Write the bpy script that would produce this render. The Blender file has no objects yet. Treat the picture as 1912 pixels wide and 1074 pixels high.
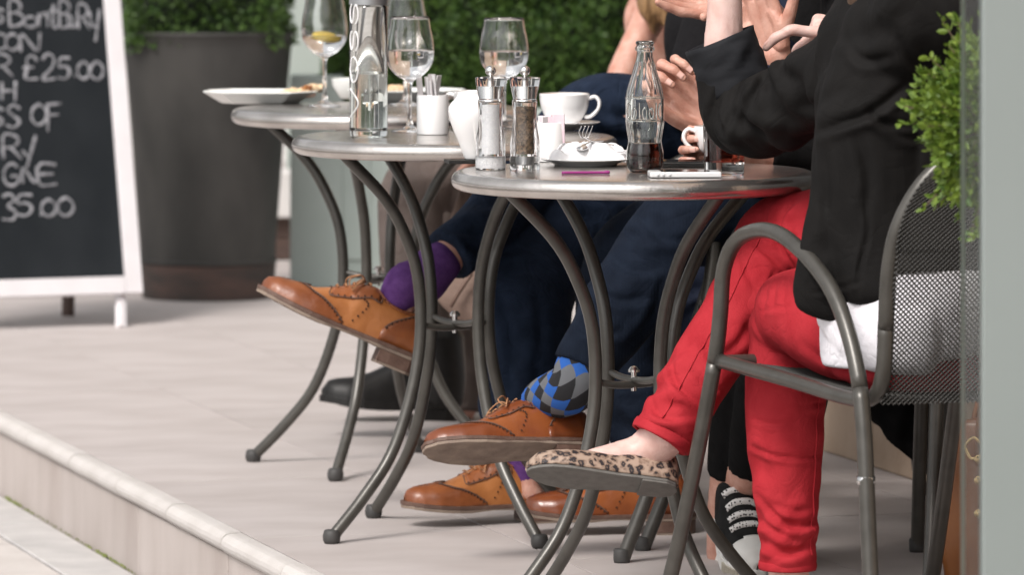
import bpy, bmesh, math, random
import numpy as np
from mathutils import Vector, Matrix, noise
random.seed(7); np.random.seed(7)
SC = bpy.context.scene
COL = SC.collection
R = math.radians

# ------------------------------------------------------------------ camera, sky, sun, exposure
CAM_H = 1.26
FPX = 10130.0                      # focal length in pixels of the 1912 wide photograph (a 190 mm lens)
cd = bpy.data.cameras.new('camera'); cam = bpy.data.objects.new('camera', cd); COL.objects.link(cam)
cam.location = (0, 0, CAM_H); cam.rotation_euler = (R(90), 0, 0)
cd.sensor_width = 36; cd.lens = FPX / 1912 * 36
cd.shift_y = -(537 + 285) / 1912
cd.clip_start = 0.1; cd.clip_end = 600
cd.dof.use_dof = True; cd.dof.focus_distance = 8.95; cd.dof.aperture_fstop = 7.5
SC.camera = cam

SUN_EL, SUN_AZ = R(48), R(212)      # the soft light comes from above, behind the camera and from the left
w = bpy.data.worlds.new('World'); SC.world = w; w.use_nodes = True
nt = w.node_tree; nt.nodes.clear()
sky = nt.nodes.new('ShaderNodeTexSky'); sky.sky_type = 'NISHITA'; sky.sun_disc = False
sky.sun_elevation = SUN_EL; sky.sun_rotation = SUN_AZ; sky.air_density = 1.0; sky.dust_density = 4.0
hs = nt.nodes.new('ShaderNodeHueSaturation'); hs.inputs['Saturation'].default_value = 0.12
bg = nt.nodes.new('ShaderNodeBackground'); bg.inputs['Strength'].default_value = 0.12
wo = nt.nodes.new('ShaderNodeOutputWorld')
nt.links.new(sky.outputs[0], hs.inputs['Color']); nt.links.new(hs.outputs[0], bg.inputs[0]); nt.links.new(bg.outputs[0], wo.inputs[0])
sd = bpy.data.lights.new('sun', 'SUN'); sd.energy = 1.5; sd.angle = R(17); sd.color = (1.0, 0.93, 0.88)
so = bpy.data.objects.new('sun', sd); COL.objects.link(so)
# vector towards the sun (sky rotation is measured clockwise from +Y)
sv = Vector((math.sin(SUN_AZ) * math.cos(SUN_EL), math.cos(SUN_AZ) * math.cos(SUN_EL), math.sin(SUN_EL)))
so.rotation_euler = sv.to_track_quat('Z', 'Y').to_euler()
SC.view_settings.view_transform = 'Standard'; SC.view_settings.look = 'None'
SC.view_settings.gamma = 1.0; SC.view_settings.use_curve_mapping = False
SC.view_settings.exposure = 0.68
SC.render.engine = 'CYCLES'
SC.cycles.max_bounces = 14; SC.cycles.transmission_bounces = 12; SC.cycles.glossy_bounces = 5
SC.cycles.diffuse_bounces = 4; SC.cycles.transparent_max_bounces = 12
SC.cycles.caustics_refractive = True; SC.cycles.caustics_reflective = False; SC.cycles.blur_glossy = 0.6
SC.cycles.sample_clamp_indirect = 6
try:
    SC.cycles.use_denoising = True
except Exception:
    pass

def A(px, py, d):
    """world point that the photograph shows at pixel (px, py), d metres away"""
    return Vector(((px - 956) / FPX * d, d, CAM_H - (py + 285) / FPX * d))

# ------------------------------------------------------------------ materials
MATS = {}
def mat(name, col, rough=0.6, col2=None, scale=8.0, detail=6, bump=0.0, bscale=None, metallic=0.0, spec=0.5,
        stretch=None, sheen=0.0, coat=0.0, sss=0.0, coord='Object', rand=0.0, wave=None):
    m = bpy.data.materials.new(name); m.use_nodes = True
    n = m.node_tree.nodes; L = m.node_tree.links
    b = n['Principled BSDF']
    b.inputs['Roughness'].default_value = rough; b.inputs['Metallic'].default_value = metallic
    b.inputs['Specular IOR Level'].default_value = spec
    b.inputs['Base Color'].default_value = (*col, 1)
    if sheen: b.inputs['Sheen Weight'].default_value = sheen
    if coat: b.inputs['Coat Weight'].default_value = coat; b.inputs['Coat Roughness'].default_value = 0.15
    if sss:
        b.inputs['Subsurface Weight'].default_value = sss; b.inputs['Subsurface Radius'].default_value = (0.012, 0.005, 0.003)
        b.inputs['Subsurface Scale'].default_value = 0.6
    tc = n.new('ShaderNodeTexCoord'); mp = n.new('ShaderNodeMapping')
    L.new(tc.outputs[coord], mp.inputs[0])
    if stretch: mp.inputs['Scale'].default_value = stretch
    vec = mp.outputs[0]
    if col2 is not None:
        nz = n.new('ShaderNodeTexNoise'); nz.inputs['Scale'].default_value = scale; nz.inputs['Detail'].default_value = detail
        L.new(vec, nz.inputs['Vector'])
        cr = n.new('ShaderNodeValToRGB'); cr.color_ramp.elements[0].position = 0.32; cr.color_ramp.elements[1].position = 0.68
        cr.color_ramp.elements[0].color = (*col, 1); cr.color_ramp.elements[1].color = (*col2, 1)
        L.new(nz.outputs['Fac'], cr.inputs[0])
        out = cr.outputs[0]
        if rand:
            oi = n.new('ShaderNodeObjectInfo'); mr = n.new('ShaderNodeMapRange'); mr.inputs[3].default_value = 1 - rand; mr.inputs[4].default_value = 1 + rand
            L.new(oi.outputs['Random'], mr.inputs[0])
            hv = n.new('ShaderNodeHueSaturation'); L.new(mr.outputs[0], hv.inputs['Value']); L.new(out, hv.inputs['Color']); out = hv.outputs[0]
        L.new(out, b.inputs['Base Color'])
    if bump:
        bn = n.new('ShaderNodeTexNoise'); bn.inputs['Scale'].default_value = bscale or scale * 4; bn.inputs['Detail'].default_value = 5
        L.new(vec, bn.inputs['Vector'])
        src = bn.outputs['Fac']
        if wave:
            wv = n.new('ShaderNodeTexWave'); wv.inputs['Scale'].default_value = wave; wv.inputs['Distortion'].default_value = 1.5
            wv.bands_direction = 'X'
            L.new(vec, wv.inputs['Vector'])
            ad = n.new('ShaderNodeMath'); ad.operation = 'ADD'; L.new(src, ad.inputs[0]); L.new(wv.outputs['Fac'], ad.inputs[1]); src = ad.outputs[0]
        bu = n.new('ShaderNodeBump'); bu.inputs['Strength'].default_value = bump; bu.inputs['Distance'].default_value = 0.004
        L.new(src, bu.inputs['Height']); L.new(bu.outputs[0], b.inputs['Normal'])
    MATS[name] = m
    return m

def glass_mat(name, col=(1, 1, 1), ior=1.48, rough=0.0):
    m = bpy.data.materials.new(name); m.use_nodes = True
    b = m.node_tree.nodes['Principled BSDF']
    b.inputs['Base Color'].default_value = (*col, 1); b.inputs['Roughness'].default_value = rough
    b.inputs['Transmission Weight'].default_value = 1.0; b.inputs['IOR'].default_value = ior
    MATS[name] = m; return m

M = MATS
mat('tile_stone', (0.41, 0.367, 0.350), 0.6, (0.485, 0.440, 0.424), 7.0, 10, 0.2, 60, stretch=(1, 0.6, 1), rand=0.035)
mat('tile_joint', (0.16, 0.145, 0.135), 0.9)
mat('nosing_stone', (0.58, 0.55, 0.53), 0.75, (0.46, 0.43, 0.405), 6, 12, 0.5, 160, rand=0.04)
mat('riser_stone', (0.47, 0.42, 0.395), 0.7, (0.36, 0.31, 0.285), 3.2, 10, 0.3, 60, stretch=(1.6, 1.6, 0.8), rand=0.07)
mat('pavement_stone', (0.44, 0.405, 0.38), 0.8, (0.54, 0.505, 0.48), 5, 8, 0.4, 70, rand=0.06)
mat('kerb_stone', (0.40, 0.385, 0.375), 0.85, (0.50, 0.48, 0.465), 9, 8, 0.4, 90, rand=0.04)
mat('moss', (0.10, 0.13, 0.03), 0.95, (0.18, 0.2, 0.06), 60)
mat('zinc', (0.020, 0.0195, 0.018), 0.62, (0.052, 0.049, 0.045), 6, 10, 0.3, 30, metallic=0.2, stretch=(1, 1, 0.5))
mat('rust', (0.030, 0.026, 0.023), 0.75, (0.080, 0.047, 0.038), 7, 8, 0.2, 40, stretch=(1, 1, 3))
mat('sage_paint', (0.33, 0.38, 0.35), 0.5, (0.38, 0.43, 0.40), 3, 5, 0.05, 30)
mat('white_paint', (0.66, 0.63, 0.64), 0.5, (0.72, 0.69, 0.70), 10, 5, 0.1, 60)
mat('slate', (0.0065, 0.0090, 0.0115), 0.8, (0.014, 0.017, 0.020), 7, 10, 0.05, 80, spec=0.25, stretch=(1, 1, .5))
mat('chalk', (0.34, 0.34, 0.36), 0.95, (0.12, 0.12, 0.13), 70, 6)
mat('dark_wood_and_shade', (0.055, 0.032, 0.025), 0.6, (0.085, 0.05, 0.038), 6, 6, 0.2, 30, stretch=(1, 1, 6))
mat('pale_stone', (0.62, 0.60, 0.58), 0.7, (0.70, 0.68, 0.66), 5, 6, 0.2, 50)
mat('sandstone', (0.33, 0.24, 0.17), 0.85, (0.42, 0.32, 0.24), 7, 8, 0.4, 60)
mat('shopfront', (0.022, 0.024, 0.024), 0.4, (0.03, 0.032, 0.032), 5)
mat('tube_metal', (0.060, 0.056, 0.049), 0.36, (0.082, 0.077, 0.068), 30, 6, 0.06, 200, metallic=0.35, coat=0.15)
mat('mesh_metal', (0.026, 0.025, 0.022), 0.55, (0.036, 0.034, 0.031), 30, spec=0.3)
mat('rubber', (0.035, 0.034, 0.033), 0.6, (0.05, 0.048, 0.046), 40)
mat('table_steel', (0.46, 0.43, 0.405), 0.22, (0.62, 0.585, 0.555), 14, 9, 0.12, 90, metallic=0.9)
mat('steel', (0.72, 0.71, 0.70), 0.16, metallic=1.0)
mat('brushed_cap', (0.36, 0.37, 0.38), 0.42, (0.42, 0.43, 0.44), 30, metallic=0.8)
mat('porcelain', (0.88, 0.87, 0.865), 0.12, coat=0.4)
mat('plate_white', (0.80, 0.815, 0.79), 0.15, coat=0.3)
mat('coffee', (0.30, 0.16, 0.07), 0.4)
mat('linen', (0.80, 0.79, 0.80), 0.85, (0.86, 0.85, 0.86), 20, 4, 0.15, 300, sheen=0.2)
mat('paper', (0.80, 0.79, 0.79), 0.8, (0.70, 0.68, 0.69), 30)
mat('paper_grey', (0.50, 0.47, 0.47), 0.8, (0.62, 0.58, 0.58), 40)
mat('paper_pink', (0.75, 0.55, 0.62), 0.8, (0.82, 0.70, 0.74), 40)
mat('purple_plastic', (0.27, 0.022, 0.17), 0.4)
mat('white_plastic', (0.80, 0.79, 0.79), 0.25, coat=0.3)
mat('black_gloss', (0.012, 0.012, 0.013), 0.06)
mat('leather_black', (0.008, 0.0075, 0.007), 0.45, (0.013, 0.012, 0.0115), 60, 4, 0.1, 200, spec=0.3)
mat('salt', (0.90, 0.90, 0.91), 0.9, (0.80, 0.81, 0.83), 260, 3, 0.5, 400)
mat('peppercorn', (0.02, 0.014, 0.010), 0.7, (0.26, 0.17, 0.10), 260, 3, 0.8, 350)
mat('lemon', (0.75, 0.55, 0.08), 0.5)
mat('bread', (0.62, 0.40, 0.22), 0.85, (0.78, 0.62, 0.42), 60, 5, 0.5, 150)
mat('char', (0.20, 0.07, 0.025), 0.7, (0.45, 0.20, 0.06), 70, 5, 0.4, 150)
mat('salmon', (0.72, 0.38, 0.28), 0.5, (0.80, 0.58, 0.46), 50, 5, 0.4, 120)
mat('skin', (0.46, 0.215, 0.155), 0.48, (0.60, 0.345, 0.27), 45, 6, 0.3, 320, sss=0.1)
mat('skin_pale', (0.62, 0.385, 0.335), 0.48, (0.74, 0.52, 0.465), 38, 6, 0.2, 320, sss=0.1)
mat('nail', (0.66, 0.40, 0.34), 0.25)
mat('hair_blonde', (0.12, 0.062, 0.026), 0.45, (0.36, 0.21, 0.095), 40, 6, 0.6, 90, stretch=(3, 3, 0.5))
mat('hair_brown', (0.05, 0.028, 0.016), 0.45, (0.09, 0.05, 0.03), 40, 6, 0.6, 90, stretch=(3, 3, 0.5))
mat('eye', (0.7, 0.7, 0.7), 0.1)
mat('lips', (0.45, 0.17, 0.15), 0.4)
mat('red_cotton', (0.33, 0.018, 0.026), 0.8, (0.40, 0.028, 0.037), 22, 6, 0.22, 420, sheen=0.2)
mat('blazer_black', (0.0066, 0.0061, 0.0059), 0.75, (0.0094, 0.0086, 0.0082), 25, 6, 0.18, 500, sheen=0.12)
mat('lining_grey', (0.0156, 0.0164, 0.0187), 0.7, (0.0203, 0.0211, 0.0242), 25, 6, 0.15, 500, sheen=0.15)
mat('black_knit', (0.0039, 0.0037, 0.0039), 0.9, (0.0062, 0.0059, 0.0062), 40, 5, 0.2, 300, sheen=0.15)
mat('charcoal_knit', (0.0070, 0.0066, 0.0074), 0.9, (0.0101, 0.0094, 0.0105), 40, 5, 0.2, 300, sheen=0.15)
mat('white_jersey', (0.78, 0.76, 0.80), 0.85, (0.84, 0.82, 0.86), 18, 4, 0.2, 300)
mat('denim_navy', (0.0078, 0.0135, 0.0270), 0.85, (0.0144, 0.0231, 0.0442), 30, 7, 0.25, 380, sheen=0.12)
mat('corduroy_navy', (0.0046, 0.0077, 0.0155), 0.85, (0.0077, 0.0124, 0.0232), 30, 6, 0.10, 300, sheen=0.12, wave=55)
mat('navy_shirt', (0.0099, 0.0136, 0.0279), 0.75, (0.0149, 0.0198, 0.0372), 20, 5, 0.15, 300)
mat('taupe_cloth', (0.115, 0.092, 0.083), 0.85, (0.15, 0.122, 0.11), 14, 6, 0.2, 250, sheen=0.1)
mat('taupe_suede', (0.22, 0.155, 0.125), 0.9, (0.28, 0.20, 0.165), 30, 6, 0.25, 250, sheen=0.2)
mat('grey_suede', (0.19, 0.18, 0.155), 0.9, (0.25, 0.235, 0.21), 30, 6, 0.2, 250)
mat('purple_wool', (0.085, 0.032, 0.135), 0.9, (0.125, 0.052, 0.19), 60, 5, 0.4, 350, sheen=0.3)
mat('tan_leather', (0.29, 0.098, 0.026), 0.40, (0.43, 0.165, 0.052), 22, 8, 0.35, 70, coat=0.12)
mat('tan_leather_dark', (0.17, 0.048, 0.015), 0.40, (0.29, 0.090, 0.026), 20, 8, 0.35, 70, coat=0.12)
mat('cognac_leather', (0.19, 0.050, 0.014), 0.28, (0.29, 0.085, 0.024), 18, 8, 0.22, 70, coat=0.25)
mat('cognac_leather_dark', (0.14, 0.034, 0.010), 0.28, (0.22, 0.058, 0.017), 18, 8, 0.22, 70, coat=0.25)
mat('welt', (0.085, 0.045, 0.032), 0.65, (0.13, 0.075, 0.055), 50, 6, 0.3, 160)
mat('sole_leather', (0.26, 0.20, 0.155), 0.8, (0.16, 0.115, 0.09), 30, 8, 0.4, 120)
mat('sole_rubber', (0.115, 0.108, 0.098), 0.8, (0.15, 0.142, 0.13), 60, 6, 0.2, 300)
mat('perforation', (0.05, 0.018, 0.008), 0.9)
mat('lace_brown', (0.30, 0.14, 0.065), 0.8, (0.38, 0.19, 0.09), 100)
mat('bag_leather', (0.19, 0.062, 0.014), 0.42, (0.27, 0.095, 0.022), 9, 6, 0.15, 140, coat=0.15)
mat('brass', (0.75, 0.55, 0.28), 0.25, metallic=1.0)
mat('white_rubber', (0.66, 0.645, 0.61), 0.6, (0.74, 0.725, 0.69), 30)
mat('rib_rubber', (0.50, 0.46, 0.38), 0.7, (0.56, 0.52, 0.44), 40)
mat('canvas_black', (0.012, 0.012, 0.012), 0.9, (0.02, 0.02, 0.02), 60, 5, 0.3, 500)
mat('leaf_dark', (0.022, 0.062, 0.010), 0.5, (0.105, 0.185, 0.035), 30, 5)
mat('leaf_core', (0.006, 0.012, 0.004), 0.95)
mat('leaf_box', (0.055, 0.125, 0.014), 0.45, (0.24, 0.33, 0.05), 45, 5)
mat('bark', (0.10, 0.07, 0.045), 0.9, (0.16, 0.11, 0.075), 20, 6, 0.6, 60)
mat('terracotta', (0.33, 0.15, 0.09), 0.85, (0.40, 0.19, 0.12), 10)
mat('post_paint', (0.205, 0.232, 0.222), 0.45, (0.218, 0.245, 0.236), 3, 4, 0.02, 60)
glass_mat('glass'); glass_mat('water', (1, 1, 1), 1.33); glass_mat('cola', (0.05, 0.007, 0.003), 1.34)
glass_mat('cola_thin', (0.26, 0.045, 0.025), 1.34); glass_mat('acrylic', (1, 1, 1), 1.47); glass_mat('bottle_glass', (0.96, 0.985, 0.97), 1.5)
glass_mat('pane_glass', (0.93, 0.97, 0.95), 1.5); glass_mat('pane_edge', (0.55, 0.72, 0.64), 1.5, 0.5)
glass_mat('ice', (0.97, 0.98, 1.0), 1.31, 0.08)

def leaf_translucent(name, k):
    m = M[name]; b = m.node_tree.nodes['Principled BSDF']; b.inputs['Subsurface Weight'].default_value = 0
    n = m.node_tree.nodes; L = m.node_tree.links
    tr = n.new('ShaderNodeBsdfTranslucent'); mx = n.new('ShaderNodeMixShader'); mx.inputs[0].default_value = k
    src = b.inputs['Base Color'].links[0].from_socket; L.new(src, tr.inputs[0])
    out = n['Material Output']; L.new(b.outputs[0], mx.inputs[1]); L.new(tr.outputs[0], mx.inputs[2]); L.new(mx.outputs[0], out.inputs[0])
for k_ in ('red_cotton', 'blazer_black', 'lining_grey', 'black_knit', 'charcoal_knit', 'white_jersey', 'denim_navy', 'corduroy_navy', 'navy_shirt', 'taupe_cloth', 'taupe_suede', 'purple_wool', 'canvas_black', 'linen'):
    b_ = M[k_].node_tree.nodes['Principled BSDF']; b_.inputs['Sheen Weight'].default_value = 0.0; b_.inputs['Specular IOR Level'].default_value = 0.12
for k_, sc_, st_ in (('red_cotton', 16, .28), ('blazer_black', 13, .25), ('lining_grey', 13, .25), ('black_knit', 12, .5), ('charcoal_knit', 12, .5), ('denim_navy', 15, .6), ('corduroy_navy', 12, .4), ('navy_shirt', 14, .6), ('taupe_cloth', 12, .6), ('white_jersey', 16, .4)):
    n_ = M[k_].node_tree.nodes; l_ = M[k_].node_tree.links; bb = n_['Principled BSDF']
    t_ = n_.new('ShaderNodeTexCoord'); z_ = n_.new('ShaderNodeTexNoise'); z_.inputs['Scale'].default_value = sc_; z_.inputs['Detail'].default_value = 2; z_.inputs['Distortion'].default_value = 1.2
    l_.new(t_.outputs['Object'], z_.inputs['Vector'])
    s_ = n_.new('ShaderNodeMath'); s_.operation = 'SUBTRACT'; l_.new(z_.outputs['Fac'], s_.inputs[0]); s_.inputs[1].default_value = .5
    a_ = n_.new('ShaderNodeMath'); a_.operation = 'ABSOLUTE'; l_.new(s_.outputs[0], a_.inputs[0])
    p_ = n_.new('ShaderNodeMath'); p_.operation = 'POWER'; l_.new(a_.outputs[0], p_.inputs[0]); p_.inputs[1].default_value = .6
    u_ = n_.new('ShaderNodeBump'); u_.inputs['Strength'].default_value = st_; u_.inputs['Distance'].default_value = 0.008
    l_.new(p_.outputs[0], u_.inputs['Height'])
    old = bb.inputs['Normal'].links[0].from_node; l_.new(u_.outputs[0], old.inputs['Normal'])
leaf_translucent('leaf_dark', 0.2); leaf_translucent('leaf_box', 0.3)

def argyle_mat():
    m = bpy.data.materials.new('argyle_wool'); m.use_nodes = True; n = m.node_tree.nodes; L = m.node_tree.links
    b = n['Principled BSDF']; b.inputs['Roughness'].default_value = 0.9
    uv = n.new('ShaderNodeTexCoord'); sx = n.new('ShaderNodeSeparateXYZ'); L.new(uv.outputs['UV'], sx.inputs[0])
    def mth(op, a, c=None):
        q = n.new('ShaderNodeMath'); q.operation = op
        for i, v in enumerate((a, c)):
            if v is None: continue
            if isinstance(v, (int, float)): q.inputs[i].default_value = v
            else: L.new(v, q.inputs[i])
        return q.outputs[0]
    u = mth('MULTIPLY', sx.outputs[0], 9.0); v = mth('MULTIPLY', sx.outputs[1], 7.0)
    p = mth('FLOOR', mth('ADD', u, v)); q = mth('FLOOR', mth('SUBTRACT', u, v))
    k = mth('MODULO', mth('ADD', mth('ADD', p, mth('MULTIPLY', q, 2.0)), 300.0), 3.0)
    cr = n.new('ShaderNodeValToRGB'); cr.color_ramp.interpolation = 'CONSTANT'
    cr.color_ramp.elements[0].position = 0; cr.color_ramp.elements[0].color = (0.012, 0.085, 0.34, 1)
    cr.color_ramp.elements[1].position = 0.25; cr.color_ramp.elements[1].color = (0.11, 0.115, 0.125, 1)
    e = cr.color_ramp.elements.new(0.58); e.color = (0.008, 0.008, 0.01, 1)
    L.new(mth('DIVIDE', k, 2.2), cr.inputs[0]); L.new(cr.outputs[0], b.inputs['Base Color'])
    nz = n.new('ShaderNodeTexNoise'); nz.inputs['Scale'].default_value = 400
    L.new(uv.outputs['Object'], nz.inputs['Vector']); bu = n.new('ShaderNodeBump'); bu.inputs['Strength'].default_value = 0.3; bu.inputs['Distance'].default_value = 0.002
    L.new(nz.outputs[0], bu.inputs['Height']); L.new(bu.outputs[0], b.inputs['Normal'])
    MATS['argyle_wool'] = m
argyle_mat()

def leopard_mat():
    m = bpy.data.materials.new('leopard_hide'); m.use_nodes = True; n = m.node_tree.nodes; L = m.node_tree.links
    b = n['Principled BSDF']; b.inputs['Roughness'].default_value = 0.6
    tc = n.new('ShaderNodeTexCoord')
    nz = n.new('ShaderNodeTexNoise'); nz.inputs['Scale'].default_value = 70; L.new(tc.outputs['Object'], nz.inputs['Vector'])
    mx = n.new('ShaderNodeMix'); mx.data_type = 'RGBA'; mx.inputs[0].default_value = 0.02
    L.new(tc.outputs['Object'], mx.inputs[6]); L.new(nz.outputs['Color'], mx.inputs[7])
    vo = n.new('ShaderNodeTexVoronoi'); vo.inputs['Scale'].default_value = 74; vo.inputs['Randomness'].default_value = 0.85
    L.new(mx.outputs[2], vo.inputs['Vector'])
    nz2 = n.new('ShaderNodeTexNoise'); nz2.inputs['Scale'].default_value = 130; L.new(tc.outputs['Object'], nz2.inputs['Vector'])
    ad = n.new('ShaderNodeMath'); ad.operation = 'MULTIPLY_ADD'; L.new(nz2.outputs[0], ad.inputs[0]); ad.inputs[1].default_value = 0.5; L.new(vo.outputs['Distance'], ad.inputs[2])
    cr = n.new('ShaderNodeValToRGB'); e = cr.color_ramp.elements
    e[0].position = 0.0; e[0].color = (0.15, 0.10, 0.076, 1)
    e[1].position = 0.40; e[1].color = (0.13, 0.088, 0.066, 1)
    for p, c in ((0.43, (0.018, 0.013, 0.015, 1)), (0.63, (0.018, 0.013, 0.015, 1)), (0.68, (0.17, 0.110, 0.078, 1)), (0.95, (0.35, 0.255, 0.195, 1))):
        x = e.new(p); x.color = c
    L.new(ad.outputs[0], cr.inputs[0]); L.new(cr.outputs[0], b.inputs['Base Color'])
    MATS['leopard_hide'] = m
leopard_mat()

def dotted_mat():
    m = bpy.data.materials.new('dotted_ribbon'); m.use_nodes = True; n = m.node_tree.nodes; L = m.node_tree.links
    b = n['Principled BSDF']; b.inputs['Roughness'].default_value = 0.8
    tc = n.new('ShaderNodeTexCoord'); vo = n.new('ShaderNodeTexVoronoi'); vo.inputs['Scale'].default_value = 190; vo.inputs['Randomness'].default_value = 0.4
    L.new(tc.outputs['Object'], vo.inputs['Vector'])
    cr = n.new('ShaderNodeValToRGB'); cr.color_ramp.elements[0].position = 0.30; cr.color_ramp.elements[0].color = (0.03, 0.03, 0.03, 1)
    cr.color_ramp.elements[1].position = 0.36; cr.color_ramp.elements[1].color = (0.74, 0.72, 0.70, 1)
    L.new(vo.outputs['Distance'], cr.inputs[0]); L.new(cr.outputs[0], b.inputs['Base Color'])
    MATS['dotted_ribbon'] = m
dotted_mat()

# ------------------------------------------------------------------ object helpers
def link_mesh(name, me, material, parent=None, smooth=True):
    o = bpy.data.objects.new(name, me); COL.objects.link(o)
    mats = material if isinstance(material, (list, tuple)) else [material]
    for k in mats: me.materials.append(M[k] if isinstance(k, str) else k)
    if smooth and len(me.polygons): me.polygons.foreach_set('use_smooth', [True] * len(me.polygons))
    if parent is not None: o.parent = parent
    return o

class Geo:
    def __init__(s): s.v = []; s.f = []; s.uv = None; s.mi = []
    def add(s, v, f, mi=0):
        k = len(s.v); s.v += [tuple(x) for x in v]; s.f += [tuple(i + k for i in q) for q in f]; s.mi += [mi] * len(f); return s
    def mesh(s, name='m'):
        me = bpy.data.meshes.new(name); me.from_pydata(s.v, [], s.f)
        if any(s.mi): me.polygons.foreach_set('material_index', s.mi)
        bm = bmesh.new(); bm.from_mesh(me); bmesh.ops.recalc_face_normals(bm, faces=bm.faces); bm.to_mesh(me); bm.free()
        me.update(); return me
    def obj(s, name, material, parent=None, smooth=True, bevel=0.0, sharp=None):
        o = link_mesh(name, s.mesh(name), material, parent, smooth)
        if bevel:
            b = o.modifiers.new('bevel', 'BEVEL'); b.width = bevel; b.segments = 2; b.limit_method = 'ANGLE'
        if sharp is not None:
            try: o.data.set_sharp_from_angle(angle=R(sharp))
            except Exception: pass
        return o

def box_geo(g, c, s, rot=None, mi=0):
    v = [Vector(((i & 1) - .5, ((i >> 1) & 1) - .5, ((i >> 2) & 1) - .5)) for i in range(8)]
    v = [Vector((p.x * s[0], p.y * s[1], p.z * s[2])) for p in v]
    if rot is not None: v = [rot @ p for p in v]
    v = [p + Vector(c) for p in v]
    g.add(v, [(0, 2, 3, 1), (4, 5, 7, 6), (0, 1, 5, 4), (2, 6, 7, 3), (0, 4, 6, 2), (1, 3, 7, 5)], mi); return g

def catmull(rows, n):
    P = np.array(rows, float); k = len(P)
    if k == 2:
        t = np.linspace(0, 1, n)[:, None]; return P[0] * (1 - t) + P[1] * t
    E = np.vstack([2 * P[0] - P[1], P, 2 * P[-1] - P[-2]])
    d = np.linalg.norm(np.diff(P[:, :3], axis=0), axis=1); s = np.concatenate([[0], np.cumsum(np.maximum(d, 1e-6))])
    out = []
    for q in np.linspace(0, s[-1], n):
        i = min(int(np.searchsorted(s, q, side='right')) - 1, k - 2); t = (q - s[i]) / (s[i + 1] - s[i])
        a, b, c, e = E[i], E[i + 1], E[i + 2], E[i + 3]
        out.append(0.5 * (2 * b + (c - a) * t + (2 * a - 5 * b + 4 * c - e) * t * t + (3 * b - a - 3 * c + e) * t ** 3))
    return np.array(out)

def sweep(ctrl, n=24, m=16, ref=(0, -1, 0), cap='round', folds=(), rough=0.0, seed=0.0, uv=False):
    """tube through ctrl rows (x, y, z, r) or (x, y, z, r_side, r_ref); returns verts, faces, uvs"""
    rows = [tuple(c) if len(c) == 5 else tuple(c) + (c[3],) for c in ctrl]
    S = catmull(rows, n); S[:, 3:] = np.maximum(S[:, 3:], 1e-4)
    pos = S[:, :3]; T = np.gradient(pos, axis=0); T /= np.maximum(np.linalg.norm(T, axis=1)[:, None], 1e-9)
    ref = Vector(ref).normalized()
    rings = []
    prev = None
    for i in range(n):
        t = Vector(T[i]); u = ref - t * ref.dot(t)
        if u.length < 0.15 and prev is not None: u = prev - t * prev.dot(t)
        if u.length < 1e-4: u = t.orthogonal()
        u.normalize(); prev = u.copy(); s = t.cross(u)
        rings.append((Vector(pos[i]), s, u, t, S[i, 3], S[i, 4], i / (n - 1)))
    if cap == 'round':
        def ends(r, sg):
            o = []
            for a in (30, 58, 80):
                o.append((r[0] + r[3] * sg * math.sin(R(a)) * min(r[4], r[5]) * 0.8, r[1], r[2], r[3], r[4] * math.cos(R(a)), r[5] * math.cos(R(a)), r[6]))
            return o
        rings = ends(rings[0], -1)[::-1] + rings + ends(rings[-1], 1)
    mm = m + 1 if uv else m
    V = []; UV = []
    for (c, s, u, t, rs, ru, tt) in rings:
        for j in range(mm):
            a = 2 * math.pi * j / m; ca, sa = math.cos(a), math.sin(a)
            d = s * (ca * rs) + u * (sa * ru)
            k = 0.0
            for (tc, wd, amp, fr, ph, sk) in folds:
                g = math.exp(-((tt - tc) / wd) ** 2)
                if g > 0.01:
                    x = math.sin(2 * math.pi * fr * .7 * (tt - tc) + 1.8 * sk * math.sin(a - ph + .4) + 4.2 * noise.noise(Vector((ca * 1.1 + seed, sa * 1.1, tt * 4 + seed))))
                    k += amp * g * (abs(x) ** 0.8 * (1 if x > 0 else -1)) * (0.35 + 0.65 * max(0, math.cos(a - ph))) * 1.7 * (0.55 + 1.1 * noise.noise(Vector((ca * 1.4 - seed, sa * 1.4 + 7, tt * 6))))
            if rough:
                p = c + d
                k += rough * noise.noise(p * 11 + Vector((seed, 0, 0))) + rough * 0.5 * noise.noise(p * 27 + Vector((0, seed, 0)))
            dl = d.length
            V.append(c + d * ((dl + k) / dl if dl > 1e-6 else 1)); UV.append((j / m, tt))
    F = []
    nr = len(rings)
    for i in range(nr - 1):
        for j in range(m):
            j2 = j + 1 if uv else (j + 1) % m
            F.append((i * mm + j, i * mm + j2, (i + 1) * mm + j2, (i + 1) * mm + j))
    if cap in ('round', 'flat') and not uv:
        F.append(tuple(range(m))[::-1]); F.append(tuple((nr - 1) * m + j for j in range(m)))
    return V, F, UV

def W(p, r, r2=None):
    return (p[0], p[1], p[2], r, r if r2 is None else r2)

def tube_obj(name, ctrl, material, parent=None, n=24, m=12, **kw):
    v, f, uv = sweep(ctrl, n, m, **kw)
    g = Geo(); g.add(v, f); o = g.obj(name, material, parent)
    if kw.get('uv'):
        ul = o.data.uv_layers.new(name='UVMap')
        for l in o.data.loops: ul.data[l.index].uv = uv[l.vertex_index]
    return o

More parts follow.
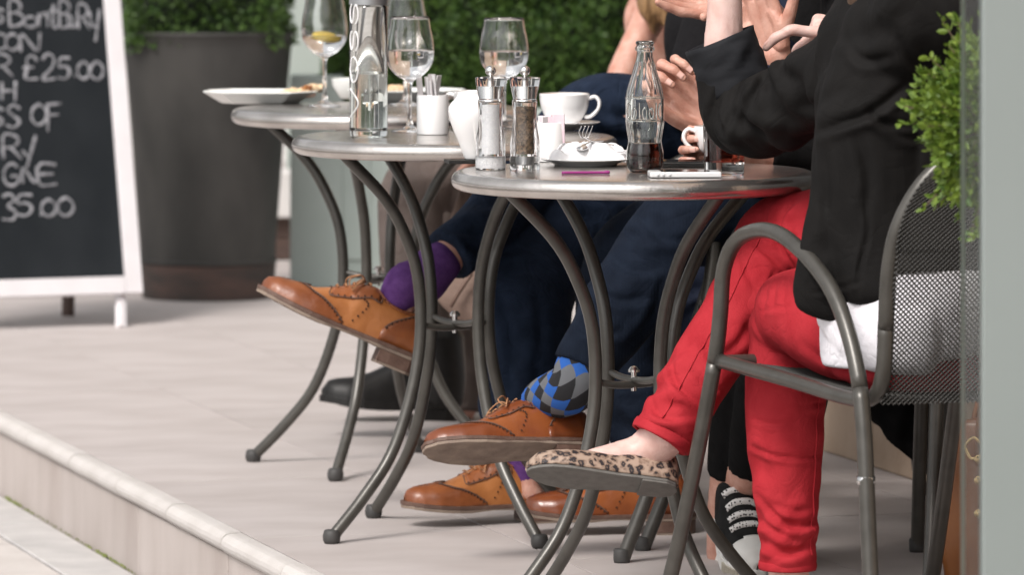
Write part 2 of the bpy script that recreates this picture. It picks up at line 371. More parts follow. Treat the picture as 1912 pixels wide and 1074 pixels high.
def remesh_obj(name, tubes, voxel, smooth, material, parent=None, post=None):
    g = Geo()
    for t in tubes: g.add(t[0], t[1])
    me = g.mesh(name); tmp = bpy.data.objects.new('tmp', me); COL.objects.link(tmp)
    r = tmp.modifiers.new('r', 'REMESH'); r.mode = 'VOXEL'; r.voxel_size = voxel
    if smooth:
        s = tmp.modifiers.new('s', 'SMOOTH'); s.iterations = smooth; s.factor = 0.5
    dg = bpy.context.evaluated_depsgraph_get(); dg.update()
    nm = bpy.data.meshes.new_from_object(tmp.evaluated_get(dg)); nm.name = name
    bpy.data.objects.remove(tmp); bpy.data.meshes.remove(me)
    if post:
        for vv in nm.vertices: vv.co = post(vv.co, vv.normal)
    nm.materials.clear()
    return link_mesh(name, nm, material, parent)

def join_geo_mesh(objs, name, parent=None):
    """several mesh objects into one mesh, materials kept"""
    bm = bmesh.new(); mats = []
    for o in objs:
        k = len(mats)
        ix = []
        for mm in o.data.materials:
            if mm not in mats: mats.append(mm)
            ix.append(mats.index(mm))
        n0 = len(bm.faces); bm.from_mesh(o.data); bm.faces.ensure_lookup_table()
        for f in bm.faces[n0:]: f.material_index = ix[min(f.material_index, len(ix) - 1)]
    me = bpy.data.meshes.new(name); bm.to_mesh(me); bm.free()
    for o in objs: bpy.data.objects.remove(o)
    o = bpy.data.objects.new(name, me); COL.objects.link(o)
    for mm in mats: me.materials.append(mm)
    me.polygons.foreach_set('use_smooth', [True] * len(me.polygons))
    if parent is not None: o.parent = parent
    return o

def lathe(profile, m=40):
    """closed or open profile of (r, z), turned about z"""
    V = []; F = []; n = len(profile)
    for (r, z) in profile:
        for j in range(m):
            a = 2 * math.pi * j / m; V.append((max(r, 1e-5) * math.cos(a), max(r, 1e-5) * math.sin(a), z))
    for i in range(n - 1):
        for j in range(m):
            F.append((i * m + j, i * m + (j + 1) % m, (i + 1) * m + (j + 1) % m, (i + 1) * m + j))
    return V, F

def smooth_prof(pts, n):
    P = catmull([(p[0], p[1], 0, 0, 0) for p in pts], n); return [(max(0, q[0]), q[1]) for q in P]

def lathe_obj(name, profile, material, parent=None, m=40, sharp=35):
    g = Geo(); v, f = lathe(profile, m); g.add(v, f)
    o = g.obj(name, material, parent)
    bm = bmesh.new(); bm.from_mesh(o.data); bmesh.ops.remove_doubles(bm, verts=bm.verts, dist=1e-4 * 0.5); bmesh.ops.recalc_face_normals(bm, faces=bm.faces); bm.to_mesh(o.data); bm.free()
    try: o.data.set_sharp_from_angle(angle=R(sharp))
    except Exception: pass
    return o

def tag(o, label=None, cat=None, group=None, kind=None):
    if label: o['label'] = label
    if cat: o['category'] = cat
    if group: o['group'] = group
    if kind: o['kind'] = kind
    return o

def thing(name, loc, label, cat, group=None, rz=0.0):
    o = bpy.data.objects.new(name, None); COL.objects.link(o); o.location = loc; o.rotation_euler = (0, 0, rz)
    o.empty_display_size = 0.05
    return tag(o, label, cat, group)

def copy_tree(o, parent=None):
    c = o.copy(); COL.objects.link(c); c.parent = parent
    for ch in list(o.children): copy_tree(ch, c)
    return c

def frame_matrix(origin, fwd, up):
    x = Vector(fwd).normalized(); z = Vector(up); z = (z - x * z.dot(x)).normalized(); y = z.cross(x)
    m = Matrix((x, y, z)).transposed().to_4x4(); m.translation = origin; return m

# ------------------------------------------------------------------ setting: terrace, step, pavement
E1 = Vector((0.2847, -0.9587, 0)); E2 = Vector((0.9587, 0.2847, 0)); S0 = Vector((-1.136, 12.04, 0))
def T(s, t, z=0.0): p = S0 + E1 * s + E2 * t; return Vector((p.x, p.y, z))
ROT = Matrix((E1, E2 * 1, Vector((0, 0, 1)))).transposed()   # columns: along, across, up (left handed pair is fine for boxes)
ROT = Matrix(((E1.x, E2.x, 0), (E1.y, E2.y, 0), (0, 0, 1)))

ground = Geo(); ground.add([(-150, -60, -0.19), (150, -60, -0.19), (150, 300, -0.19), (-150, 300, -0.19)], [(0, 1, 2, 3)])
tag(ground.obj('ground', 'kerb_stone', smooth=False), kind='structure')
terrace = Geo()
c = [T(-16, 0.05), T(6, 0.05), T(6, 6), T(-16, 6)]
terrace.add([p + Vector((0, 0, -0.006)) for p in c] + [p + Vector((0, 0, -0.19)) for p in c], [(0, 1, 2, 3), (0, 4, 5, 1), (1, 5, 6, 2), (2, 6, 7, 3), (3, 7, 4, 0)])
terr = tag(terrace.obj('terrace', 'tile_joint', smooth=False), kind='structure')

def slab_mesh(name, l, wd, h, bev=0.0015):
    bm = bmesh.new(); bmesh.ops.create_cube(bm, size=1.0)
    for v in bm.verts: v.co = Vector((v.co.x * l, v.co.y * wd, v.co.z * h))
    bmesh.ops.bevel(bm, geom=bm.edges[:], offset=bev, segments=1, affect='EDGES', profile=0.5)
    me = bpy.data.meshes.new(name); bm.to_mesh(me); bm.free(); return me

def put(me, name, material, parent, pos, rz, tilt=(0, 0)):
    o = bpy.data.objects.new(name, me); COL.objects.link(o); o.parent = parent
    if not me.materials: me.materials.append(M[material])
    o.location = pos; o.rotation_euler = (tilt[0], tilt[1], rz); return o
RZ1 = math.atan2(E1.y, E1.x)
TL, TW = 0.90, 0.45
tile_me = slab_mesh('floor_tile', TL - 0.003, TW - 0.003, 0.03, 0.0004)
rows = 6
for j in range(rows):
    off = 0.45 if j % 2 else 0.0
    for i in range(-11, 5):
        s = i * TL + off; t = 0.024 + (j + .5) * TW
        put(tile_me, 'floor_tile', 'tile_stone', terr, T(s, t, -0.015 + random.uniform(-.0006, .0006)), RZ1, (random.uniform(-.0006, .0006), random.uniform(-.0006, .0006)))
# outer paving beyond the separate tiles
far = Geo(); c = [T(-15.9, 2.730), T(5.9, 2.730), T(5.9, 5.9), T(-15.9, 5.9)]; far.add([p + Vector((0, 0, -0.002)) for p in c], [(0, 1, 2, 3)])
far.obj('paving', 'tile_stone', terr, smooth=False)
far = Geo(); c = [T(-15.9, 0.056), T(-10.4, 0.056), T(-10.4, 2.726), T(-15.9, 2.726)]; far.add([p + Vector((0, 0, -0.002)) for p in c], [(0, 1, 2, 3)])
far.obj('paving', 'tile_stone', terr, smooth=False)

# rounded nosing stones and riser slabs of the step
NL = 0.45
def nosing_mesh():
    prof = [(0.022, 0.0)]
    prof += [(0.004 - 0.019 * math.sin(a) - 0.003, -0.019 + 0.019 * math.cos(a)) for a in [math.pi * k / 8 for k in range(9)]]
    prof += [(0.022, -0.038)]
    V = []; F = []; nseg = 26; l = NL - 0.004
    for i in range(nseg + 1):
        x = -l / 2 + l * i / nseg
        for (t, z) in prof:
            k = 0.0003 * noise.noise(Vector((x * 60, t * 60, z * 60)))
            V.append((x, t + k, z + k * .6))
    m = len(prof)
    for i in range(nseg):
        for j in range(m - 1): F.append((i * m + j, i * m + j + 1, (i + 1) * m + j + 1, (i + 1) * m + j))
    F.append(tuple(range(m))); F.append(tuple(nseg * m + j for j in range(m))[::-1])
    g = Geo(); g.add(V, F); return g.mesh('nosing_stone')
nos = nosing_mesh()
step = tag(Geo().add([T(-16, 0.02, -0.19), T(6, 0.02, -0.19), T(6, 0.02, -0.04), T(-16, 0.02, -0.04), T(-16, 0.049, -0.19), T(6, 0.049, -0.19), T(6, 0.049, -0.04), T(-16, 0.049, -0.04)],
    [(0, 1, 2, 3), (4, 7, 6, 5), (3, 2, 6, 7)]).obj('step', 'tile_joint', smooth=False), kind='structure')
for i in range(-12, 12):
    o = put(nos, 'nosing_stone', 'nosing_stone', step, T(i * NL + 0.15, 0.0, 0.001 + random.uniform(-.0012, .0012)), RZ1, (0, random.uniform(-.002, .002)))
    o.scale = (1, -1, 1) if False else (1, 1, 1)
ris = slab_mesh('riser_slab', 0.746, 0.02, 0.15, 0.0012)
for i in range(-7, 7):
    put(ris, 'riser_slab', 'riser_stone', step, T(i * 0.75 + 0.3, 0.006 + random.uniform(-.001, .001), -0.113), RZ1)

pav = tag(Geo().add([T(-16, -0.002, -0.182), T(6, -0.002, -0.182), T(6, -5, -0.182), T(-16, -5, -0.182)], [(0, 1, 2, 3)]).obj('pavement', 'tile_joint', smooth=False), kind='structure')
ks = slab_mesh('kerb_stone', 0.897, 0.13, 0.03, 0.003)
for i in range(-6, 6): put(ks, 'kerb_stone', 'kerb_stone', pav, T(i * 0.9 + 0.1, -0.076, -0.187 + random.uniform(-.001, .001)), RZ1)
ps = slab_mesh('paving_stone', 0.594, 0.444, 0.03, 0.003)
for j in range(3):
    for i in range(-8, 8):
        put(ps, 'paving_stone', 'pavement_stone', pav, T(i * 0.6 + (0.3 if j % 2 else 0), -0.146 - 0.225 - j * 0.45, -0.187 + random.uniform(-.002, .002)), RZ1)
mg = Geo()
for i in range(420):
    s = random.uniform(0.1, 3.0); p = T(s, -0.0065 + random.uniform(-.006, .003), -0.172); r = random.uniform(.0015, .005) * (0.5 + 0.8 * max(0, math.sin(s * 7)))
    v = [p + Vector((r * math.cos(a), r * math.sin(a), 0)) for a in (0, 1.3, 2.5, 3.8, 5.0)] + [p + Vector((0, 0, r * .9))]
    mg.add(v, [(k, (k + 1) % 5, 5) for k in range(5)])
tag(mg.obj('moss', 'moss'), kind='stuff')

# ------------------------------------------------------------------ background: planters, hedges, pillar, wall
def leaf_cloud(name, n, sampler, size, material, parent, tilt=0.9, seg=1):
    V = []; F = []
    for i in range(n):
        p, nrm = sampler()
        L_ = size * random.uniform(.65, 1.25); wd = L_ * random.uniform(.42, .6)
        d = (nrm + Vector((random.gauss(0, tilt), random.gauss(0, tilt), random.gauss(0.25, tilt)))).normalized()
        s = d.cross(Vector((random.gauss(0, 1), random.gauss(0, 1), random.gauss(0, 1)))).normalized()
        u = s.cross(d)
        k = len(V)
        V += [p, p + d * L_ * .35 + s * wd * .5 + u * wd * .16, p + d * L_ * .75 + s * wd * .38 + u * wd * .1, p + d * L_, p + d * L_ * .75 - s * wd * .38 + u * wd * .1, p + d * L_ * .35 - s * wd * .5 + u * wd * .16, p + d * L_ * .5 - u * wd * .02]
        F += [(k, k + 1, k + 6), (k + 1, k + 2, k + 6), (k + 2, k + 3, k + 6), (k + 3, k + 4, k + 6), (k + 4, k + 5, k + 6), (k + 5, k, k + 6)]
    me = bpy.data.meshes.new(name); me.from_pydata([tuple(v) for v in V], [], F); me.update()
    return link_mesh(name, me, material, parent, smooth=False)

def hedge_sampler(x0, x1, y0, y1, z0, z1):
    def f():
        r = random.random(); dx, dy, dz = x1 - x0, y1 - y0, z1 - z0
        a_f, a_t, a_s = dx * dz, dx * dy, dy * dz * 2; k = r * (a_f + a_t * .6 + a_s)
        inset = abs(random.gauss(0, 0.022))
        if k < a_f: p = Vector((random.uniform(x0, x1), y0, random.uniform(z0, z1))); n = Vector((0, -1, 0))
        elif k < a_f + a_t * .6: p = Vector((random.uniform(x0, x1), random.uniform(y0, y1), z1)); n = Vector((0, 0, 1))
        else:
            sd_ = random.random() < .5; p = Vector((x0 if sd_ else x1, random.uniform(y0, y1), random.uniform(z0, z1))); n = Vector((-1 if sd_ else 1, 0, 0))
        b = 0.05 * noise.noise(p * 7) + 0.03 * noise.noise(p * 17)
        return p - n * (inset - b), n
    return f

def hedge(label, x0, x1, y0, y1, z0, z1, n, size=0.017):
    t = thing('hedge', ((x0 + x1) / 2, (y0 + y1) / 2, z0), label, 'hedge')
    inv = Vector(t.location)
    g = Geo(); q = 0.05
    # plain dark box added inside the hedge to block light through the leaves
    nx, nz = 24, 14
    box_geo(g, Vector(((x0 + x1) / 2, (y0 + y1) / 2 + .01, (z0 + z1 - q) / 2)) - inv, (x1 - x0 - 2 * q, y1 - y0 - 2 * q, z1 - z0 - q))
    g.obj('dark_core', 'leaf_core', t, smooth=False)
    smp = hedge_sampler(x0, x1, y0, y1, z0, z1)
    def s2():
        p, nn = smp(); return p - inv, nn
    leaf_cloud('foliage', n, s2, size, 'leaf_dark', t)
    return t

# galvanised tub with the left hedge
tub = thing('metal_planter', (0, 0, 0), 'large dark galvanised metal tub behind the chalkboard', 'planter')
tc_ = A(388, 565, 15.2); tub.location = (tc_.x, 15.2, 0)
def tub_wall(z): return 0.176 + (0.232 - 0.176) * z / 0.74
gp = [(0.001, 0.01), (tub_wall(0), 0.0), (tub_wall(.1) + .002, .1)] + [(tub_wall(z) + .001 * math.sin(z * 40), z) for z in (.15, .3, .45, .6, .7)] + [(.233, .735), (.238, .742), (.232, .748), (.224, .742), (.222, .70), (.05, .69), (.001, .69)]
o = lathe_obj('body', gp, 'zinc', tub, 56)
bp = [(tub_wall(.0) + .004, .004), (tub_wall(.02) + .0045, .02), (tub_wall(.10) + .004, .095), (tub_wall(.105) + .001, .098)]
lathe_obj('base_skirt', bp, 'rust', tub, 56)
lathe_obj('hoop', [(tub_wall(.1) + .001, .096), (tub_wall(.1) + .007, .100), (tub_wall(.11) + .007, .108), (tub_wall(.11) + .001, .112)], 'zinc', tub, 56)
tub.scale = (1.02, 0.9, 1)
hedge('clipped dark green hedge growing in the round metal tub', tc_.x - .215, tc_.x + .215, 15.03, 15.37, 0.70, 1.16, 9000)
# long sage box planter with the middle hedge
bx0, bx1 = A(552, 540, 15.5).x, 0.60
pl = thing('wooden_planter', ((bx0 + bx1) / 2, 15.7, 0), 'long pale sage green box planter behind the cafe tables', 'planter')
pw = bx1 - bx0
g = Geo(); box_geo(g, (0, 0, .255), (pw, .40, .46)); g.obj('box', 'sage_paint', pl, smooth=False, bevel=.004)
g = Geo(); box_geo(g, (0, 0, .012), (pw + .02, .42, .024)); box_geo(g, (0, 0, .50), (pw + .03, .43, .03)); g.obj('moulding', 'sage_paint', pl, smooth=False, bevel=.005)
g = Geo(); box_geo(g, (-pw / 2 + .06, -.18, .305), (.15, .09, .61)); g.obj('corner_post', 'sage_paint', pl, smooth=False, bevel=.004)
for k in range(5):
    g = Geo(); box_geo(g, (-pw / 2 + pw * (k + .5) / 5, -.203, .25), (pw / 5 - .06, .012, .34)); g.obj('panel', 'sage_paint', pl, smooth=False, bevel=.004)
hedge('tall clipped dark green hedge rising behind the wine glasses', A(610, 0, 15.6).x, .66, 15.5, 15.95, 0.49, 1.34, 56000)
# pale pillar between the two hedges, and the shop base beyond
pp = A(585, 300, 17.4)
pil = thing('pillar', (pp.x, 17.4, 0), 'pale grey green square pillar between the two hedges', 'pillar')
g = Geo(); box_geo(g, (0, 0, 1.4), (.17, .17, 2.4)); g.obj('shaft', 'sage_paint', pil, smooth=False, bevel=.006)
g = Geo(); box_geo(g, (0, 0, .10), (.21, .21, .2)); g.obj('base', 'sage_paint', pil, smooth=False, bevel=.006)
pp = A(545, 400, 16.6)
sill = thing('shop_base', (pp.x, 16.6, 0), 'dark brown boarded shop base with a white stone block on top', 'shop front')
zt = A(545, 318, 16.6).z; zm = A(545, 403, 16.6).z; zb = A(545, 522, 16.6).z
g = Geo(); box_geo(g, (0, 0, (zt + zm) / 2), (.30, .2, zt - zm)); g.obj('stone_block', 'pale_stone', sill, smooth=False, bevel=.006)
for k in range(3):
    g = Geo(); hh = (zm - zb) / 3; box_geo(g, (0, 0.02 + .002 * k, zb + hh * (k + .5)), (.27, .16, hh - .003)); g.obj('board', 'dark_wood_and_shade', sill, smooth=False, bevel=.002)
g = Geo(); box_geo(g, (0, .03, zb / 2), (.34, .24, zb)); g.obj('plinth', 'pale_stone', sill, smooth=False, bevel=.004)
# a low street front far behind, and the cafe front on the right
far_w = thing('shop_wall', (0, 22, 0), 'dark painted shop wall far behind the hedges', 'wall')
g = Geo(); box_geo(g, (0, 0, 1.9), (14, .3, 3.8)); g.obj('wall', 'shopfront', far_w, smooth=False)
g = Geo(); box_geo(g, (0, -.17, .2), (14.0, .06, .4)); g.obj('plinth', 'pale_stone', far_w, smooth=False)
bk = thing('sky_block_wall', (2.6, 16.9, 0), 'tall unseen wall added behind the middle hedge to block sky light', 'wall')
g = Geo(); box_geo(g, (0, 0, 4.5), (5.9, .5, 9.0)); g.obj('wall', 'sandstone', bk, smooth=False)  # added out of view to cut the sky light from the back
w0, w1 = A(1480, 825, 11.5), A(1722, 903, 10.74); w0.z = w1.z = 0
wd = (w1 - w0).normalized(); wn = Vector((-wd.y, wd.x, 0)) * 1.0
if wn.x < 0: wn = -wn
cw = thing('low_stone_wall', w0, 'low sandstone plinth wall behind the chairs', 'wall')
def wbox(s0, s1, t0, t1, z0, z1):
    g = Geo(); v = []
    for z in (z0, z1):
        for (s, t) in ((s0, t0), (s1, t0), (s1, t1), (s0, t1)): v.append(wd * s + wn * t + Vector((0, 0, z)))
    g.add(v, [(0, 1, 2, 3), (4, 5, 6, 7), (0, 1, 5, 4), (1, 2, 6, 5), (2, 3, 7, 6), (3, 0, 4, 7)]); return g
for k in range(4):
    wbox(-.1 + k * .6, -.1 + k * .6 + .597, 0, .3, 0, .30).obj('stone', 'sandstone', cw, smooth=False, bevel=.004)
    wbox(-.1 + k * .6, -.1 + k * .6 + .597, -.015, .31, .30, .35).obj('coping', 'sandstone', cw, smooth=False, bevel=.004)
cf = thing('shopfront', w0 + wn * .4, 'dark cafe shopfront boards above the sandstone plinth, backed by a tall added wall that blocks sky light', 'shop front')
wbox(-.1, 9.0, .07, .5, 0, 9.0).obj('wall', 'sandstone', cf, smooth=False)  # tall wall added out of view to cut sky light from the right
for k in range(12):
    wbox(-.1 + k * .3, -.1 + k * .3 + .296, 0, .06, 0.0, 2.6).obj('board', 'shopfront', cf, smooth=False, bevel=.003)

# ------------------------------------------------------------------ chalkboard
CB_A, CB_F = R(22), R(14.2)
cb_r = Vector((math.cos(CB_A), math.sin(CB_A), 0)); cb_u = Vector((-math.sin(CB_A) * math.sin(CB_F), math.cos(CB_A) * math.sin(CB_F), math.cos(CB_F)))
cb_n = cb_r.cross(cb_u)                       # out of the board, towards the street
if cb_n.y > 0: cb_n = -cb_n
cb_o = A(267, 547, 14.3)                      # lower right corner
def on_board(px, py, lift=0.0):
    d = A(px, py, 1.0) - Vector((0, 0, CAM_H)); o = Vector((0, 0, CAM_H)); q = cb_o + cb_n * lift
    return o + d * ((q - o).dot(cb_n) / d.dot(cb_n))
cb = thing('chalkboard', (cb_o.x - .3, cb_o.y, 0), 'white framed A-board with chalk lettering and prices', 'chalkboard')
cb0 = Vector(cb.location)
BW, BH = 0.62, 1.02; SW = 0.046
def board_box(r0, r1, u0, u1, n0, n1):
    g = Geo(); v = [cb_o + cb_r * r + cb_u * u + cb_n * k - cb0 for k in (n0, n1) for (r, u) in ((r0, u0), (r1, u0), (r1, u1), (r0, u1))]
    g.add(v, [(0, 1, 2, 3), (4, 5, 6, 7), (0, 1, 5, 4), (1, 2, 6, 5), (2, 3, 7, 6), (3, 0, 4, 7)]); return g
board_box(-SW, 0, 0, BH, -.02, .004).obj('frame_stile', 'white_paint', cb, smooth=False, bevel=.002)
board_box(-BW, -BW + SW, 0, BH, -.02, .004).obj('frame_stile', 'white_paint', cb, smooth=False, bevel=.002)
board_box(-BW + SW + .001, -SW - .001, 0, SW, -.02, .003).obj('frame_rail', 'white_paint', cb, smooth=False, bevel=.002)
board_box(-BW + SW + .001, -SW - .001, BH - SW, BH, -.02, .003).obj('frame_rail', 'white_paint', cb, smooth=False, bevel=.002)
slate = board_box(-BW + SW - .002, -SW + .002, SW - .002, BH - SW + .002, -.016, -.006).obj('slate', 'slate', cb, smooth=False)
# feet: white in front, rear ones coloured dark to stand for shade
for (fx, fy, fd, tp) in ((226, 612, 14.23, 541),):
    p1 = A(fx, fy, fd); p1.z = 0; p0 = A(fx - 1, 545, 14.32)
    for k in (0, -BW + .10):
        q = cb_r * k; g = Geo(); a, b = p0 + q - cb0, p1 + q - cb0
        v, f, _ = sweep([W(b, .014, .012), W(a, .014, .012)], 2, 4, cap='flat'); g.add(v, f); g.obj('leg', 'white_paint', cb, smooth=False)
rear = Vector((-math.sin(CB_A), math.cos(CB_A), 0)) * .34
for k in (-.10, -BW + .08):
    a = cb_o + cb_r * k + cb_u * BH - cb_n * .03 - cb0; b = cb_o + cb_r * k + rear - cb0; b.z = 0
    g = Geo(); v, f, _ = sweep([W(b, .017, .012), W(a, .017, .012)], 2, 4, cap='flat'); g.add(v, f); g.obj('rear_leg', 'dark_wood_and_shade', cb, smooth=False)

GL = {  # hand-drawn strokes on a unit square, y up
 'B': [[(.12, 0), (.12, 1), (.6, .98), (.72, .76), (.5, .56), (.12, .52)], [(.5, .54), (.85, .4), (.78, .1), (.4, 0), (.12, 0)]],
 'o': [[(.5, .7), (.15, .55), (.12, .2), (.45, 0), (.82, .15), (.85, .5), (.5, .7)]],
 'n': [[(.1, .7), (.12, 0)], [(.12, .45), (.45, .72), (.75, .6), (.8, 0)]],
 't': [[(.45, .95), (.4, .2), (.6, 0), (.8, .08)], [(.1, .68), (.8, .7)]],
 'u': [[(.1, .7), (.15, .15), (.45, 0), (.75, .2), (.8, .7)], [(.8, .7), (.82, 0)]],
 'r': [[(.15, .7), (.18, 0)], [(.18, .45), (.45, .72), (.8, .62)]],
 'y': [[(.1, .8), (.3, .25), (.6, .2)], [(.85, .9), (.55, -.4)]],
 's': [[(.8, .62), (.45, .72), (.2, .55), (.5, .36), (.8, .2), (.5, 0), (.15, .1)]],
 'C': [[(.85, .85), (.5, 1), (.15, .7), (.15, .25), (.5, 0), (.88, .15)]],
 'O': [[(.5, 1), (.15, .75), (.12, .25), (.48, 0), (.85, .25), (.88, .7), (.5, 1)]],
 'N': [[(.1, 0), (.15, .95), (.75, .05), (.85, 1.05)]],
 'R': [[(.15, 0), (.15, 1), (.65, .98), (.78, .72), (.5, .5), (.15, .48)], [(.45, .5), (.9, 0)]],
 'L': [[(.8, .78), (.62, 1), (.3, .9), (.3, .45), (.22, .05), (.85, .03)], [(.08, .5), (.65, .52)]],     # pound sign
 '2': [[(.12, .78), (.4, 1), (.78, .85), (.7, .5), (.12, .03), (.88, .05)]],
 '5': [[(.85, 1), (.3, .98), (.22, .58), (.6, .62), (.85, .35), (.6, .02), (.12, .08)]],
 '3': [[(.15, .9), (.5, 1), (.75, .78), (.4, .54), (.8, .35), (.7, .05), (.15, .05)]],
 '0': [[(.5, .85), (.15, .6), (.15, .2), (.5, 0), (.85, .2), (.85, .6), (.5, .85)]],
 '.': [[(.4, .0), (.6, .06)]],
 'T': [[(.05, 1), (.95, .98)], [(.5, 1), (.5, 0)]],
 'H': [[(.12, 1), (.12, 0)], [(.88, 1.05), (.86, -.1)], [(.12, .5), (.88, .52)]],
 'S': [[(.85, .85), (.5, 1), (.18, .78), (.5, .52), (.85, .28), (.5, 0), (.12, .12)]],
 'F': [[(.15, 1), (.18, -.15)], [(.15, .95), (.95, 1)], [(.15, .52), (.8, .54)]],
 'Y': [[(.05, .5), (.45, .15)], [(.9, 1.25), (.35, -.3)]],
 'G': [[(.85, .85), (.5, 1), (.12, .7), (.15, .2), (.5, 0), (.85, .15), (.85, .45), (.5, .42)]],
 'E': [[(.85, .97), (.15, .97), (.15, .03), (.9, .03)], [(.15, .5), (.75, .52)]],
 'V': [[(.05, 1), (.5, 0), (.95, 1)]],
}
ROWS = [  # glyph, left px, right px, bottom px, top px (as drawn on the board)
 [('s', -8, 10, 42, 6), ('B', 14, 48, 48, 2), ('o', 42, 74, 50, 22), ('n', 70, 94, 49, 14), ('t', 90, 112, 52, 6), ('B', 108, 138, 51, 3), ('u', 124, 150, 50, 22), ('R', 142, 170, 53, 9), ('y', 164, 190, 58, 12)],
 [('C', -18, 14, 92, 62), ('O', 8, 40, 93, 62), ('N', 34, 82, 96, 62)],
 [('R', -14, 28, 142, 103), ('L', 40, 76, 148, 104), ('2', 76, 107, 149, 100), ('5', 104, 135, 147, 108), ('.', 136, 144, 141, 134), ('0', 142, 170, 147, 108), ('0', 166, 196, 148, 108)],
 [('T', -30, -4, 184, 156), ('H', 0, 33, 186, 153)],
 [('S', -22, 10, 236, 200), ('S', 8, 42, 238, 196), ('O', 56, 90, 233, 194), ('F', 84, 116, 238, 193)],
 [('R', 0, 44, 296, 253), ('Y', 40, 70, 300, 262)],
 [('G', 4, 38, 347, 305), ('N', 38, 74, 342, 312), ('E', 68, 110, 345, 306)],
 [('3', 0, 36, 412, 362), ('5', 24, 66, 403, 364), ('.', 72, 80, 401, 395), ('0', 74, 108, 404, 366), ('0', 104, 141, 403, 362)],
]
def stroke_strip(path, n=14):
    P = catmull([(p[0], p[1], 0, 0, 0) for p in path], n if len(path) > 2 else 5); return [(q[0], q[1]) for q in P]
for row in ROWS:
    for (ch, l, r_, b, t_) in row:
        g = Geo()
        for path in GL[ch]:
            pts = [on_board(l + (r_ - l) * x, b + (t_ - b) * y, -.0055) - cb0 for (x, y) in stroke_strip(path)]
            v, f, _ = sweep([W(p, .0037 + .0014 * random.random() * math.sin(1 + i_ * .9), .0011) for i_, p in enumerate(pts)], max(8, len(pts) * 2), 8, ref=cb_n); g.add(v, f)
        g.obj('chalk_letter', 'chalk', slate)
for o in slate.children: o.matrix_parent_inverse = Matrix.Identity(4)

# ------------------------------------------------------------------ cafe tables
TOP = 0.73
def make_table(loc, label, rot):
    t = thing('cafe_table', loc, label, 'table', 'round metal cafe tables', rot)
    Rr = 0.300; prof = [(0.0005, TOP - .010), (.17, TOP - .010), (Rr - .024, TOP - .0095)]
    for a in range(-60, 271, 22):
        pass
    prof = [(0.0005, TOP), (.14, TOP + .0004), (Rr - .020, TOP + .0002)]
    for k in range(1, 13):
        a = R(90 - 180 * k / 12); prof.append((Rr - .0155 + .0155 * math.cos(a), TOP - .0155 + .0155 * math.sin(a)))
    prof += [(Rr - .03, TOP - .031), (Rr - .034, TOP - .014), (.16, TOP - .012), (.0005, TOP - .012)]
    lathe_obj('tabletop', prof, 'table_steel', t, 96, sharp=50)
    lathe_obj('underframe', [(.20, TOP - .013), (.252, TOP - .013), (.252, TOP - .032), (.24, TOP - .032), (.24, TOP - .02), (.20, TOP - .02)], 'tube_metal', t, 48)
    rp = [(.268, .012), (.2, .080), (.138, .158), (.094, .27), (.076, .374), (.083, .48), (.114, .56), (.158, .625), (.245, .705)]
    for k in range(4):
        a = R(45 + 90 * k); ca, sa = math.cos(a), math.sin(a)
        leg = tube_obj('leg', [(r * ca, r * sa, z, .0109, .0109) for (r, z) in rp], 'tube_metal', t, n=44, m=14, ref=(-sa, ca, 0))
        g = Geo(); v, f = lathe([(.0005, -.012), (.0125, -.012), (.0158, -.006), (.0165, .002), (.0145, .010), (.0125, .013), (.0005, .014)], 16)
        g.add([Vector(p) + Vector((.270 * ca, .270 * sa, .012)) for p in v], f); g.obj('foot', 'rubber', leg)
    for k in range(2):
        a = R(45 + 90 * k); ca, sa = math.cos(a), math.sin(a)
        zz = .385 + (.004 if k else -.004)
        tube_obj('brace', [(-.068 * ca, -.068 * sa, zz + .004, .006, .006), (-.03 * ca, -.03 * sa, zz - .002, .0062, .0062), (.03 * ca, .03 * sa, zz - .002, .0062, .0062), (.068 * ca, .068 * sa, zz + .004, .006, .006)], 'tube_metal', t, n=12, m=10)
    lathe_obj('bolt', [(.0005, .368), (.005, .368), (.005, .398), (.010, .399), (.010, .403), (.006, .408), (.0005, .409)], 'steel', t, 12)
    return t
T1C, T2C, T3C = Vector((.200, 8.90, 0)), Vector((-.105, 9.965, 0)), Vector((-.272, 11.04, 0))
make_table(T1C, 'round steel cafe table with the cola bottle and phone on it', R(-12))
make_table(T2C, 'round steel cafe table carrying the tall water bottle', R(-10))
make_table(T3C, 'round steel cafe table with food plates, farthest back', R(28))

# ------------------------------------------------------------------ mesh chairs
def diamond_panel(name, surf, lu, lv, pitch, thick, parent, material='mesh_metal'):
    """woven diamond mesh over surf(u, v), u and v in 0..1"""
    nu, nv = int(lu / pitch), int(lv / pitch)
    idx = {}; V = []; F = []
    def vid(i, j):
        if (i, j) not in idx:
            idx[(i, j)] = len(V); V.append(tuple(surf(min(1, max(0, i / (2 * nu))), min(1, max(0, j / (2 * nv))))))
        return idx[(i, j)]
    for i in range(1, 2 * nu, 1):
        for j in range(1, 2 * nv, 1):
            if (i + j) % 2 == 0:
                F.append((vid(i - 1, j), vid(i, j - 1), vid(i + 1, j), vid(i, j + 1)))
    me = bpy.data.meshes.new(name); me.from_pydata(V, [], F); me.update()
    tmp = bpy.data.objects.new('tmp', me); COL.objects.link(tmp)
    wf = tmp.modifiers.new('w', 'WIREFRAME'); wf.thickness = thick; wf.use_even_offset = False; wf.use_replace = True; wf.use_boundary = True
    dg = bpy.context.evaluated_depsgraph_get(); dg.update()
    nm = bpy.data.meshes.new_from_object(tmp.evaluated_get(dg)); bpy.data.objects.remove(tmp)
    nm.materials.clear(); nm.name = name
    o = link_mesh(name, nm, material, parent, smooth=False); o['kind'] = 'stuff'; return o

